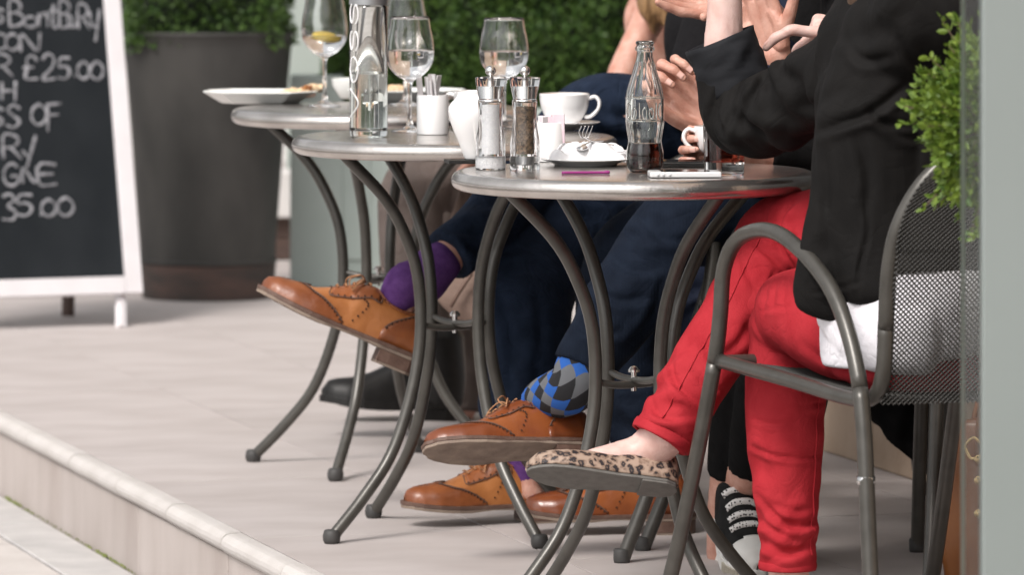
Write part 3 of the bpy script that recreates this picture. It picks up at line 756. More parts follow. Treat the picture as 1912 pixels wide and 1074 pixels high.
def make_chair(loc, rz, label):
    t = thing('cafe_chair', loc, label, 'chair', 'mesh metal cafe chairs', rz)
    r = .0125
    for sx in (-1, 1):
        path = [(.250, .43, .0), (.238, .36, .18), (.226, .28, .43), (.222, .262, .52), (.22, .252, .60), (.22, .20, .650), (.22, .10, .667), (.22, .0, .642), (.22, -.10, .585), (.224, -.17, .50), (.23, -.21, .40), (.236, -.24, .2), (.24, -.27, .0)]
        S = catmull([(sx * x, y, z, r, r) for (x, y, z) in path], 96)
        i1 = next(i for i in range(96) if S[i, 2] > .44); i2 = max(i for i in range(96) if S[i, 2] > .44)
        for nm, a, b in (('leg', 0, i1 + 1), ('arm', i1, i2 + 1), ('leg', i2, 96)):
            o = tube_obj(nm, [tuple(q) for q in S[a:b]], 'tube_metal', t, n=max(16, b - a), m=14, ref=(1, 0, 0), cap='flat')
            if nm == 'leg':
                e = S[0] if a == 0 else S[-1]
                g = Geo(); v, f = lathe([(.0005, 0), (.0135, 0), (.0148, .004), (.0148, .022), (.0128, .025), (.0005, .026)], 14)
                g.add([Vector(p) + Vector((e[0], e[1], 0)) for p in v], f); g.obj('rubber_foot', 'rubber', o)
        # seat side rail
        tube_obj('seat_rail', [(sx * .222, .262, .452, .0115, .0115), (sx * .215, .05, .440, .0115, .0115), (sx * .208, -.13, .428, .0115, .0115), (sx * .20, -.19, .436, .012, .012), (sx * .198, -.215, .475, .0125, .0125), (sx * .198, -.222, .55, .0125, .0125)], 'tube_metal', t, n=30, m=14, ref=(1, 0, 0), cap='flat')
    tube_obj('seat_rail', [(-.222, .262, .450, .011, .011), (0, .275, .447, .011, .011), (.222, .262, .450, .011, .011)], 'tube_metal', t, n=16, m=12, ref=(0, 0, 1))
    hp = [(-.198, -.222, .54), (-.200, -.235, .63), (-.190, -.250, .70), (-.155, -.268, .765), (-.09, -.285, .815), (0, -.29, .83), (.09, -.285, .815), (.155, -.268, .765), (.190, -.250, .70), (.200, -.235, .63), (.198, -.222, .54)]
    tube_obj('back_frame', [(x, y, z, .0125, .0125) for (x, y, z) in hp], 'tube_metal', t, n=70, m=14, ref=(0, 1, 0), cap='flat')
    def seat(u, v):
        x = (u - .5) * 2; xw = .222 - .022 * (1 - v); y = -.20 + v * .465
        z = .436 + .014 * v - .022 * (1 - x * x) * (.5 + .5 * math.sin(math.pi * min(1, v * 1.1)))
        return (x * xw * .985, y, z)
    def back(u, v):
        x = (u - .5) * 2; z = .425 + v * .40
        hw = .198
        if z > .66:
            k = min(1, (z - .66) / .17); hw = .198 * math.sqrt(max(0.0, 1 - k ** 2.3)) + .002
        yc = -.205 - .085 * v - .03 * (1 - x * x)
        return (x * hw, yc, z)
    diamond_panel('seat_mesh', seat, .44, .46, .0078, .0036, t)
    diamond_panel('back_mesh', back, .40, .40, .0078, .0036, t)
    return t
chair1 = make_chair((.641, 8.395, 0), R(25.7), 'grey mesh metal chair holding the woman in red trousers')
ring = Geo(); v, f = lathe([(.0128, -.006), (.0142, -.006), (.0142, .006), (.0128, .006)], 18)
ring.add([Vector(p) + Vector((-.232, -.222, .315)) for p in v], f); ring.obj('clamp_ring', 'steel', chair1)
for (x, y, rz, lab) in ((.655, 9.98, 92, 'grey mesh chair under the man in blue argyle socks'),
                        (.69, 9.53, 118, 'grey mesh chair under the person in black sneakers'),
                        (.52, 10.78, 92, 'grey mesh chair under the man in purple socks'),
                        (.955, 9.42, 178, 'grey mesh chair with a black coat hung on it, behind the handbag'),
                        (.42, 12.02, 90, 'grey mesh chair under the blonde person, farthest from the street corner')):
    c = copy_tree(chair1); c.location = (x, y, 0); c.rotation_euler = (0, 0, R(rz)); c['label'] = lab
    for q in list(c.children):
        if q.name.startswith('clamp_ring'): bpy.data.objects.remove(q)

# ------------------------------------------------------------------ shoes, hands, heads
def shoe_profile(kind):
    if kind == 'brogue':
        return dict(L=.312, w=[(0, .0), (.02, .022), (.08, .034), (.2, .0365), (.38, .036), (.55, .041), (.70, .047), (.82, .044), (.92, .034), (.97, .024), (1, .004)],
                    h=[(0, .045), (.02, .066), (.08, .074), (.2, .068), (.32, .072), (.42, .086), (.50, .080), (.60, .062), (.72, .045), (.84, .038), (.93, .031), (.98, .022), (1, .012)])
    if kind == 'boot':
        return dict(L=.29, w=[(0, .0), (.02, .022), (.08, .033), (.2, .036), (.38, .036), (.55, .042), (.70, .047), (.82, .045), (.92, .036), (.97, .026), (1, .004)],
                    h=[(0, .06), (.02, .10), (.08, .12), (.2, .125), (.34, .12), (.45, .10), (.55, .08), (.65, .065), (.78, .052), (.88, .046), (.95, .038), (1, .016)])
    if kind == 'flat':
        return dict(L=.242, w=[(0, .0), (.02, .018), (.08, .028), (.2, .030), (.4, .030), (.6, .038), (.74, .042), (.85, .038), (.93, .028), (.98, .016), (1, .003)],
                    h=[(0, .036), (.02, .048), (.08, .052), (.2, .048), (.45, .040), (.62, .040), (.74, .037), (.86, .032), (.94, .026), (1, .010)])
    return dict(L=.265, w=[(0, .0), (.02, .022), (.08, .033), (.2, .036), (.4, .036), (.6, .043), (.74, .047), (.85, .044), (.93, .034), (.98, .020), (1, .004)],
                h=[(0, .06), (.02, .075), (.08, .085), (.2, .085), (.34, .088), (.45, .088), (.55, .076), (.7, .058), (.84, .046), (.93, .038), (1, .016)])
def interp(tab, u):
    xs = [a for a, _ in tab]; ys = [b for _, b in tab]; return float(np.interp(u, xs, ys))

def make_shoe(parent, kind, origin, fwd, up, leather, dark=None, label=None, flip=1, laces='lace_brown', sole='sole_leather', size=1.0):
    """the upper is a part of its person; sole, heel, caps, laces hang below it. Local x runs heel to toe."""
    P = shoe_profile(kind); L_ = P['L']
    spring = lambda u: (0.045 if kind != 'flat' else 0.03) * max(0, u - .55) ** 2 * 1.2
    def S(u, a, off=0.0):
        w_, h_ = interp(P['w'], u) + off, interp(P['h'], u) + off
        e = 2 / float(np.interp(u, [.06, .16, .36, .52], [2.6, 5.0, 4.4, 2.35])) if kind in ('brogue', 'sneaker') else 2 / 2.35
        ca, sa = math.cos(a), math.sin(a)
        y = w_ * (abs(ca) ** e) * (1 if ca > 0 else -1); z = h_ * (abs(sa) ** e)
        ins = 0.006 * flip * math.sin(math.pi * u) * (1 if u > .3 else u / .3)
        x = u * L_
        return Vector((x, y + ins, z + spring(u)))
    us = [0, .008, .02, .04] + [k / 60 for k in range(4, 57)] + [.95, .965, .98, .99, 1.0]
    na = 36
    mtx = frame_matrix(origin, fwd, up) @ Matrix.Scale(size, 4)
    def grid(cond, off, name, material, par):
        V = []; ix = {}; F = []
        def vid(i, j):
            if (i, j) not in ix: ix[(i, j)] = len(V); V.append(S(us[i], math.pi * j / na, off))
            return ix[(i, j)]
        for i in range(len(us) - 1):
            for j in range(na):
                if cond((us[i] + us[i + 1]) / 2, (j + .5) / na): F.append((vid(i, j), vid(i + 1, j), vid(i + 1, j + 1), vid(i, j + 1)))
        g = Geo(); g.add(V, F); o = g.obj(name, material, par)
        if off:
            sm = o.modifiers.new('s', 'SOLIDIFY'); sm.thickness = off * 1.6; sm.offset = -1
        return o
    if kind == 'flat':
        amax = lambda u: (.31 + .05 * (u < .12) * 3) if u < .70 else min(.5, .31 + (u - .70) * 3.2)
        back = lambda u: u < .05
        upper = grid(lambda u, v: (min(v, 1 - v) < amax(u)) or back(u), 0.0, 'shoe', leather, parent)
        sm = upper.modifiers.new('s', 'SOLIDIFY'); sm.thickness = .0025; sm.offset = 1
    else:
        upper = grid(lambda u, v: True, 0.0, 'shoe', leather, parent)
    upper.matrix_local = mtx
    if label: upper['label'] = label
    # sole
    def outline(off):
        pts = []
        for sgn in (1, -1):
            seq = us if sgn == 1 else us[::-1]
            for u in seq:
                w_ = interp(P['w'], u); ins = 0.006 * flip * math.sin(math.pi * u) * (1 if u > .3 else u / .3)
                x = u * L_
                k = off if 0.03 < u < .97 else off * .9
                pts.append((x + (-off if u < .02 else off if u > .985 else 0), (w_ + k) * sgn + ins, u))
        return pts
    def plate(name, material, z1, z0, off, u_min=-1, u_max=2, par=upper, arch=0.0):
        pts = [p for p in outline(off) if u_min <= p[2] <= u_max]
        V = []; n = len(pts)
        for z in (z1, (z0 + z1) / 2, z0):
            for (x, y, u) in pts:
                k = arch * math.sin(math.pi * min(1, max(0, (u - .28) / .34))) if .28 < u < .62 else 0
                V.append((x, y, z + spring(u) + k))
        F = [tuple(range(n)), tuple(2 * n + i for i in range(n))[::-1]]
        for r_ in (0, 1):
            for i in range(n): F.append((r_ * n + i, r_ * n + (i + 1) % n, (r_ + 1) * n + (i + 1) % n, (r_ + 1) * n + i))
        g = Geo(); g.add(V, F); return g.obj(name, material, par, smooth=False, bevel=.0008)
    if kind == 'brogue':
        plate('welt', 'welt', .004, -.003, .0055)
        plate('sole', sole, -.0032, -.009, .0045, arch=.003)
        plate('heel', 'welt', -.0092, -.030, .0035, u_max=.275)
        plate('heel_cap', sole, -.0302, -.0345, .003, u_max=.275)
    elif kind == 'boot':
        plate('sole', 'leather_black', .004, -.010, .004); plate('heel', 'leather_black', -.0102, -.034, .003, u_max=.27)
    elif kind == 'flat':
        plate('sole', 'sole_rubber', .0015, -.0050, .0006); plate('heel', 'sole_rubber', -.0052, -.0088, .0004, u_max=.26)
    else:
        plate('sole', 'white_rubber', .006, -.022, .004)
        o = grid(lambda u, v: u > .80 + .10 * abs(v - .5), .0022, 'toe_cap', 'white_rubber', upper)
        # ribbed bumper round the toe
        g = Geo()
        for k in range(34):
            u = .80 + .195 * math.sin(math.pi * .5 * min(1, (k % 17) / 15.5)); sg = 1 if k < 17 else -1
            w_ = interp(P['w'], u); p = Vector((u * L_, (w_ + .0055) * sg + .006 * flip * math.sin(math.pi * u), -.008 + spring(u)))
            box_geo(g, p, (.0035, .004, .018))
        g.obj('bumper', 'rib_rubber', upper, smooth=False)['kind'] = 'stuff'
        for k, u in enumerate((.44, .53, .62, .70)):
            V = []; F = []
            for i in range(9):
                a = math.pi * (.30 + .40 * i / 8); p0 = S(u - .026, a, .002); p1 = S(u + .026, a, .002); q = S(u, a, .0075)
                wv = .15 * math.sin(i * 1.9 + k); p0 = p0.lerp(p1, .06 + .05 * wv); V += [p0, q, p1]
            for i in range(8):
                for j in (0, 1): F.append((i * 3 + j, (i + 1) * 3 + j, (i + 1) * 3 + j + 1, i * 3 + j + 1))
            g = Geo(); g.add(V, F); o = g.obj('lace', 'dotted_ribbon', upper); sm = o.modifiers.new('s', 'SOLIDIFY'); sm.thickness = .002
    if kind == 'brogue':
        # wing tip: pointed on top, sweeping back along the sides
        wing = lambda u, v: u > .80 - .30 * (abs(v - .5) / .5) ** 1.6 - (.05 if abs(v - .5) < .04 else 0)
        counter = lambda u, v: u < .06 + .25 * (1 - 2 * min(v, 1 - v)) ** 1.3
        facing = lambda u, v: .36 < u < .64 and .20 + .38 * max(0, u - .5) < min(v, 1 - v) < .455
        grid(wing, .0013, 'toe_cap', dark or leather, upper)
        grid(counter, .0013, 'heel_counter', dark or leather, upper)
        grid(facing, .0015, 'facing', dark or leather, upper)
        dots = []
        for k in range(-44, 45):
            q = k / 44; v = .5 + .5 * q * .98
            u = .80 - .30 * (abs(v - .5) / .5) ** 1.6 - (.05 if abs(v - .5) < .04 else 0) + .012
            dots.append((u, v, .0024)) if k % 2 == 0 else None
        for k in range(1, 15):
            for side in (0, 1):
                v = .5 * k / 15; u = .06 + .25 * (1 - 2 * v) ** 1.3 - .012; dots.append((u, v if not side else 1 - v, .0022))
        for k in range(16):
            u = .37 + .26 * k / 15
            for side in (0, 1):
                v = .22 + .38 * max(0, u - .5); dots.append((u, v if not side else 1 - v, .0020)) if k % 2 else None
        for k in range(9):           # curve running from the facing down to the sole
            for side in (0, 1):
                v = .20 - .17 * k / 8; u = .47 - .05 * math.sin(math.pi * k / 8); dots.append((u, v if not side else 1 - v, .0021))
        for k in range(22):          # along the collar
            u = .07 + .30 * k / 21
            for side in (0, 1): dots.append((u, .315 if not side else .685, .0020)) if k % 2 else None
        for k in range(7):           # toe medallion
            a = 2 * math.pi * k / 7; dots.append((.885 + .022 * math.cos(a), .5 + .05 * math.sin(a), .0014))
        g = Geo()
        for (u, v, r_) in dots:
            p = S(u, math.pi * v, .0028); e1 = (S(u + .01, math.pi * v) - S(u - .01, math.pi * v)).normalized(); e2 = S(u, math.pi * (v + .01)) - S(u, math.pi * (v - .01)); e2 = (e2 - e1 * e2.dot(e1)).normalized(); nn = e1.cross(e2)
            if nn.dot(p - Vector((p.x, 0, .01))) < 0: nn = -nn
            ring_ = [p + (e1 * math.cos(b) + e2 * math.sin(b)) * r_ - nn * .0008 for b in [k * math.pi / 3 for k in range(6)]]
            g.add(ring_ + [p + nn * .0002], [(k, (k + 1) % 6, 6) for k in range(6)])
        o = g.obj('perforations', 'perforation', upper); o['kind'] = 'stuff'
        # stitched seams along the caps
        def seamline(uv_, r_=.0011):
            tube_obj('stitching', [W(S(u, math.pi * v, .0022), r_) for (u, v) in uv_], 'welt', upper, n=60, m=6)
        seamline([(.80 - .30 * (abs(v - .5) / .5) ** 1.6 - (.05 if abs(v - .5) < .03 else 0), v) for v in [k / 40 for k in range(1, 40)]])
        for sd_ in (0, 1):
            q_ = [(.06 + .25 * (1 - 2 * v) ** 1.3, v) for v in [.5 * k / 15 for k in range(1, 14)]]
            seamline([(u, v if not sd_ else 1 - v) for u, v in q_])
            q_ = [(.36, .42), (.36, .21), (.42, .20), (.50, .20), (.57, .227), (.64, .253), (.64, .44)]
            seamline([(u, v if not sd_ else 1 - v) for u, v in q_])
        # laces across the facing, and a bow
        for k in range(5):
            u = .44 + .042 * k
            pts = [S(u + .006 * (i % 2), math.pi * (.40 + .20 * i / 6), .0042) for i in range(7)]
            tube_obj('lace', [W(p, .0016) for p in pts], laces, upper, n=12, m=8)
        b0 = S(.47, math.pi * .5, .005)
        for sg in (1, -1):
            tube_obj('lace', [W(b0 + Vector(p), .0013) for p in ((0, 0, 0), (.012, .014 * sg, .008), (.03, .030 * sg, -.006), (.022, .034 * sg, -.018), (.006, .016 * sg, -.002), (0, 0, 0))], laces, upper, n=26, m=7)
            tube_obj('lace', [W(b0 + Vector(p), .0013) for p in ((0, 0, 0), (.008, .022 * sg, .0), (.02, .038 * sg, -.022))], laces, upper, n=14, m=7)
        # rolled collar edge
        ring_ = []
        for k in range(25):
            a = 2 * math.pi * k / 24; u = .225 + .175 * math.cos(a); ring_.append(S(max(.03, u), math.pi * (.5 + .20 * math.sin(a)), .001))
        tube_obj('collar', [W(p, .0022) for p in ring_], dark or leather, upper, n=48, m=8)
    return upper, mtx

def hand_tubes(wrist, fdir, palm, side, curls, spread=1.0, thumb=(0.5, 0.8, -.25), thumb_curl=(10, 20), scale=1.0, arm=None):
    """a hand as overlapping tapered chains (later fused): fingers along +x, palm facing -z, thumb on the side*y edge"""
    x = Vector(fdir).normalized(); z = -(Vector(palm) - x * Vector(palm).dot(x)).normalized(); y = z.cross(x)
    def G(p): return Vector(wrist) + (x * p[0] + y * p[1] * side + z * p[2]) * scale
    tubes = []; nails = []
    zr = z
    # palm
    for (yy, r1, r2) in ((.028, .013, .011), (.010, .014, .0115), (-.009, .014, .0115), (-.027, .012, .0105)):
        tubes.append(sweep([W(G((-.01, yy * .5, 0)), .014 * scale, .014 * scale), W(G((.03, yy * .85, 0)), r1 * scale), W(G((.07, yy, .002)), r1 * .92 * scale), W(G((.092, yy, .002)), r2 * scale)], 14, 10, ref=zr))
    tubes.append(sweep([W(G((.012, .022, -.006)), .015 * scale), W(G((.045, .032, -.006)), .013 * scale), W(G((.07, .024, -.002)), .010 * scale)], 10, 10, ref=zr))
    tubes.append(sweep([W(G((.012, -.020, -.005)), .014 * scale), W(G((.055, -.028, -.005)), .012 * scale)], 8, 10, ref=zr))
    L_ = [(.042, .026, .021), (.047, .029, .022), (.043, .027, .021), (.033, .021, .019)]
    for k, yy in enumerate((.029, .0095, -.0105, -.029)):
        p = Vector((.090, yy, .002)); ang = 0.0; sp = (1.5 - k) * R(5.5) * spread
        pts = [W(G(p), .0098 * scale)]
        c3 = curls[k] if isinstance(curls[k], (tuple, list)) else (curls[k] * .8, curls[k] * 1.1, curls[k] * .7)
        for q in range(3):
            ang += R(c3[q]); d = Vector((math.cos(ang) * math.cos(sp), math.sin(sp) * math.cos(ang) * 1, -math.sin(ang)))
            rr = (.0090, .0082, .0068)[q] * (.88 if k == 3 else 1)
            pts.append(W(G(p + d * L_[k][q] * .55), rr * .95 * scale)); p = p + d * L_[k][q]
            pts.append(W(G(p), rr * (1.0 if q < 2 else .82) * scale))
        v = sweep(pts, 26, 10, ref=y); tubes.append(v)
        nd = Vector((math.sin(ang), 0, math.cos(ang)))
        nails.append((G(p - d * .007 + nd * .0058), (x * d[0] + y * d[1] * side + z * d[2]), (x * nd[0] + z * nd[2])))
    t = Vector(thumb).normalized(); p = Vector((.022, .026, -.006)); pts = [W(G(p), .013 * scale)]
    b = R(0)
    for q, (ln, rr) in enumerate(((.042, .0115), (.032, .0095), (.026, .0078))):
        tt = t.copy()
        if q: tt = (t + Vector((.35, -.45, -.1)) * math.sin(R(sum(thumb_curl[:q])))).normalized()
        p = p + tt * ln; pts.append(W(G(p), rr * scale))
    tubes.append(sweep(pts, 18, 10, ref=z))
    if arm: tubes.append(sweep(arm, 20, 16, ref=z))
    return tubes, nails

def nail_geo(g, nails, s=1.0):
    for (c, d, n_) in nails:
        d = d.normalized(); n_ = (n_ - d * n_.dot(d)).normalized(); sd_ = d.cross(n_)
        V = []
        for i in range(4):
            for j in range(5):
                a = (j - 2) / 2; V.append(c + d * (i - 1.5) * .0034 * s + sd_ * a * .0048 * s + n_ * (.0014 - .0022 * a * a) * s)
        g.add(V, [(i * 5 + j, i * 5 + j + 1, (i + 1) * 5 + j + 1, (i + 1) * 5 + j) for i in range(3) for j in range(4)])

def head_tubes(c, face, s=1.0):
    f = Vector(face); f.z = 0; f.normalize(); u = Vector((0, 0, 1)); sd_ = f.cross(u)
    H = lambda a, b, q: Vector(c) + (f * a + sd_ * b + u * q) * s
    t = [sweep([W(H(-.015, 0, -.095), .05 * s), W(H(-.005, 0, -.05), .068 * s, .078 * s), W(H(-.012, 0, .02), .075 * s, .092 * s), W(H(-.02, 0, .075), .062 * s, .075 * s), W(H(-.02, 0, .105), .03 * s, .035 * s)], 20, 20, ref=f),
         sweep([W(H(.045, 0, -.085), .022 * s), W(H(.055, 0, -.06), .03 * s), W(H(.05, 0, -.02), .035 * s)], 8, 12, ref=f),
         sweep([W(H(.078, 0, .012), .008 * s), W(H(.094, 0, -.02), .012 * s), W(H(.085, 0, -.03), .012 * s)], 8, 8, ref=f)]
    for k in (1, -1):
        t.append(sweep([W(H(-.01, .076 * k, .015), .014 * s, .006 * s), W(H(-.006, .078 * k, -.02), .010 * s, .005 * s)], 6, 8, ref=f))
    return t
def face_parts(body, c, face, hair, style='short', s=1.0):
    f = Vector(face); f.z = 0; f.normalize(); u = Vector((0, 0, 1)); sd_ = f.cross(u)
    H = lambda a, b, q: Vector(c) + (f * a + sd_ * b + u * q) * s
    for k in (1, -1):
        v, ff, _ = sweep([W(H(.066, .031 * k - .008, .005), .006 * s), W(H(.069, .031 * k, .006), .011 * s), W(H(.066, .031 * k + .008, .005), .006 * s)], 6, 10, ref=f)
        Geo().add(v, ff).obj('eye', 'eye', body)
    v, ff, _ = sweep([W(H(.078, -.02, -.056), .003 * s), W(H(.087, 0, -.054), .007 * s), W(H(.078, .02, -.056), .003 * s)], 10, 8, ref=f)
    Geo().add(v, ff).obj('mouth', 'lips', body)
    tb = [sweep([W(H(-.045, 0, -.07), .05 * s, .045 * s), W(H(-.045, 0, 0), .083 * s, .07 * s), W(H(-.03, 0, .06), .082 * s, .085 * s), W(H(-.015, 0, .105), .055 * s, .06 * s), W(H(-.015, 0, .122), .02 * s, .02 * s)], 18, 20, ref=f)]
    if style == 'long':
        for k in (1, -1): tb.append(sweep([W(H(-.03, .06 * k, .05), .03 * s), W(H(-.02, .082 * k, -.05), .03 * s), W(H(.0, .09 * k, -.17), .03 * s), W(H(.03, .085 * k, -.27), .012 * s)], 18, 12, ref=f))
        tb.append(sweep([W(H(-.05, 0, 0), .06 * s), W(H(-.06, 0, -.12), .06 * s), W(H(-.05, 0, -.24), .03 * s)], 14, 12, ref=f))
    remesh_obj('hair', tb, .007, 2, hair, body)

def person(label, group='people seated at the cafe tables'):
    return label

def make_body(label, coarse, fine, skin, nails=None, mats_extra=None, nail_scale=1.0):
    """one continuous skin figure: coarse limbs and finely fused hands in one mesh"""
    parts = [remesh_obj('person', coarse, .010, 3, skin)]
    for f_ in fine: parts.append(remesh_obj('hand', f_, .0021, 3, skin))
    if nails:
        g = Geo(); nail_geo(g, nails, nail_scale); parts.append(g.obj('n', 'nail'))
    b = join_geo_mesh(parts, 'person')
    tag(b, label, 'person'); return b

def shrink(rows_, k=.85, e=.66):
    n_ = len(rows_); out = []
    for i, (p, r) in enumerate(rows_):
        q = e if i >= n_ - 2 else k
        out.append((p, tuple(x * q for x in r) if isinstance(r, tuple) else r * q))
    return out
def T_(pts, n=40, m=24, **k): return sweep([W(p, *r) if isinstance(r, tuple) else W(p, r) for (p, r) in pts], n, m, **k)

def creases(o, lines):
    """press creases into cloth along lines given as photo pixels (only where the cloth faces the street)"""
    me = o.data; n = len(me.vertices); co = np.empty(n * 3); me.vertices.foreach_get('co', co); co = co.reshape(-1, 3)
    nr = np.array([tuple(v.normal) for v in me.vertices])
    px = 956 + FPX * co[:, 0] / co[:, 1]; py = -285 + FPX * (CAM_H - co[:, 2]) / co[:, 1]
    face = np.clip(-nr[:, 1] * 2.0, 0, 1)
    for (pts, amp, wd) in lines:
        P = catmull([(a, b, 0, 0, 0) for a, b in pts], 26)[:, :2]
        best = np.full(n, 1e9); sgn = np.zeros(n); tt = np.zeros(n)
        for i in range(len(P) - 1):
            a, b = P[i], P[i + 1]; d = b - a; L2 = max(1e-9, d @ d)
            t = np.clip(((px - a[0]) * d[0] + (py - a[1]) * d[1]) / L2, 0, 1)
            ex, ey = px - a[0] - t * d[0], py - a[1] - t * d[1]; dist = np.hypot(ex, ey)
            m = dist < best; best[m] = dist[m]; sgn[m] = np.sign(d[0] * ey - d[1] * ex)[m]; tt[m] = ((i + t) / (len(P) - 1))[m]
        x = best * sgn; env = np.clip(np.sin(np.pi * np.clip(tt, .02, .98)), 0, 1) ** .5
        disp = (-np.exp(-(x / wd) ** 2) + .75 * np.exp(-((x - 1.9 * wd) / (1.3 * wd)) ** 2) + .3 * np.exp(-((x + 2.2 * wd) / (1.5 * wd)) ** 2)) * amp * env * face
        co += nr * disp[:, None]
    me.vertices.foreach_set('co', co.ravel()); me.update()

# ------------------------------------------------------------------ woman in red trousers
L1 = [(A(1730, 655, 8.36), (.070, .075)), (A(1650, 640, 8.37), (.068, .072)), (A(1565, 612, 8.43), (.078, .080)), (A(1500, 582, 8.52), (.071, .073)), (A(1478, 605, 8.58), .0655), (A(1468, 690, 8.60), .064), (A(1466, 790, 8.60), .0635), (A(1468, 900, 8.60), .054), (A(1471, 1000, 8.60), .0465), (A(1471, 1062, 8.60), .0445)]
R1 = [(A(1700, 560, 8.52), .085), (A(1600, 475, 8.66), .078), (A(1520, 438, 8.74), .070), (A(1455, 440, 8.78), .064), (A(1420, 490, 8.76), .058), (A(1378, 575, 8.72), .055), (A(1312, 690, 8.68), .055), (A(1262, 775, 8.66), .050), (A(1232, 822, 8.65), .049)]
red_f = [(.45, .06, .006, 22, 2.2, 1.0), (.93, .06, .0085, 24, 1.2, 1.5), (.80, .10, .004, 16, .5, 1.2), (.62, .1, .003, 14, 2.8, 1.2)]
red_f2 = [(.40, .06, .006, 20, 2.0, 1.0), (.90, .08, .007, 20, .8, 1.6), (.70, .1, .004, 14, 2.6, 1.3), (.55, .07, .004, 16, 4.0, 1.0)]
SM1 = frame_matrix(A(1264, 910, 8.66), (-1, -.10, .10), (.05, .50, .86))
def sp(mx, x, y, z): return mx @ Vector((x, y, z))
head1 = A(1690, -255, 8.42)
coarse = [T_([(p, tuple(q * .74 for q in r) if isinstance(r, tuple) else r * .74) for p, r in L1] + [(A(1478, 1120, 8.60), .034), (A(1482, 1165, 8.62), .033)]),
          T_([(p, tuple(q * .84 for q in r) if isinstance(r, tuple) else r * .76) for p, r in R1[:-1]] + [(A(1238, 822, 8.655), .036), (sp(SM1, .048, 0, .070), .031), (sp(SM1, .045, 0, .040), .027)]),
          T_([(sp(SM1, .030, 0, .040), .024), (sp(SM1, .050, 0, .052), (.028, .032)), (sp(SM1, .085, .002, .044), (.028, .028)), (sp(SM1, .125, .005, .032), (.030, .022)), (sp(SM1, .165, .005, .021), (.031, .015)), (sp(SM1, .20, .003, .014), (.024, .009))], 30, 18, ref=(.05, .50, .86)),
          T_([(A(1482, 1160, 8.62), .033), (A(1470, 1172, 8.70), (.030, .026)), (A(1450, 1178, 8.80), (.022, .018))], 14, 14),
          T_([(A(1695, 620, 8.34), (.13, .11)), (A(1685, 420, 8.38), (.10, .09)), (A(1690, 220, 8.40), (.11, .10)), (A(1700, 40, 8.42), (.09, .06)), (A(1698, -60, 8.42), .05), (A(1695, -170, 8.42), .048)]),
          T_([(A(1715, 20, 8.26), .045), (A(1610, 115, 8.42), .048), (A(1480, 195, 8.60), .042), (A(1372, 232, 8.72), .038), (A(1352, 120, 8.73), .034), (A(1353, 20, 8.73), .0295), (A(1353, -40, 8.73), .028)]),
          T_([(A(1690, 0, 8.60), .055), (A(1720, 130, 8.74), .045), (A(1690, 180, 8.86), .040), (A(1640, 100, 8.82), .030)])] + head_tubes(head1, (-.7, .7, 0), .98)
h1a, n1a = hand_tubes(A(1353, -30, 8.73), (-.15, .1, 1), (.9, .4, 0), 1, (15, 18, 22, 25), arm=[W(A(1353, 60, 8.73), .030), W(A(1353, -25, 8.73), .0265, .024)])
h1b, n1b = hand_tubes(A(1642, 76, 8.80), (-1, -.05, .22), (-.1, .3, -1), 1, ((4, 34, 22), (60, 70, 40), (70, 75, 40), (75, 75, 40)), thumb=(.75, .5, -.5), scale=1.12, arm=[W(A(1665, 130, 8.83), .032), W(A(1628, 66, 8.80), .025, .022)])
p1 = make_body('woman in black blazer and red trousers sitting cross-legged', coarse, [h1a, h1b], 'skin_pale', n1a + n1b)
face_parts(p1, head1, (-.7, .7, 0), 'hair_brown', 'long')
tr1 = remesh_obj('trousers', [T_(L1, 90, 40, folds=red_f, rough=.002, seed=1, cap='flat'), T_(R1, 90, 40, folds=red_f2, rough=.002, seed=4, cap='flat'),
                        T_([(A(1722, 722, 8.37), (.105, .095)), (A(1722, 695, 8.37), (.138, .125)), (A(1720, 640, 8.37), (.142, .130)), (A(1712, 590, 8.37), (.13, .12))], 20, 40, cap='flat')], .0044, 1, 'red_cotton', p1)
RED_LINES = [([(1412, 455), (1438, 478), (1468, 504)], 0.0045, 6), ([(1498, 405), (1505, 444), (1527, 456)], 0.004, 6), ([(1440, 400), (1470, 415), (1520, 410)], 0.003, 8), ([(1447, 508), (1430, 545), (1425, 590)], 0.003, 4), ([(1462, 505), (1447, 540), (1443, 575)], 0.003, 4), ([(1478, 502), (1466, 535), (1463, 570)], 0.0025, 4), ([(1420, 580), (1445, 577), (1475, 573)], 0.003, 4), ([(1590, 640), (1560, 670), (1557, 700)], 0.004, 6), ([(1500, 640), (1530, 668), (1575, 690)], 0.003, 8), ([(1400, 690), (1450, 705), (1540, 700)], 0.004, 6), ([(1395, 778), (1438, 792), (1485, 788)], 0.0035, 4), ([(1398, 832), (1438, 849), (1483, 856), (1540, 853)], 0.0042, 4), ([(1495, 761), (1520, 757), (1545, 750)], 0.003, 4), ([(1410, 925), (1453, 968), (1490, 985), (1528, 975)], 0.0065, 7), ([(1418, 1008), (1460, 1032), (1494, 1028), (1528, 992)], 0.006, 7), ([(1440, 940), (1480, 955), (1520, 950)], 0.004, 6), ([(1425, 975), (1470, 1003), (1520, 1005)], 0.0045, 6), ([(1250, 640), (1256, 702), (1274, 728), (1310, 755)], 0.006, 6), ([(1215, 735), (1222, 766), (1248, 780), (1290, 778)], 0.005, 6), ([(1205, 790), (1232, 800), (1290, 822)], 0.004, 5), ([(1300, 620), (1330, 680), (1335, 740)], 0.004, 7), ([(1290, 690), (1320, 720), (1350, 730)], 0.004, 5), ([(1385, 470), (1400, 520), (1440, 560)], 0.0035, 8), ([(1400, 600), (1380, 640), (1340, 670)], 0.004, 8)]
creases(tr1, RED_LINES)
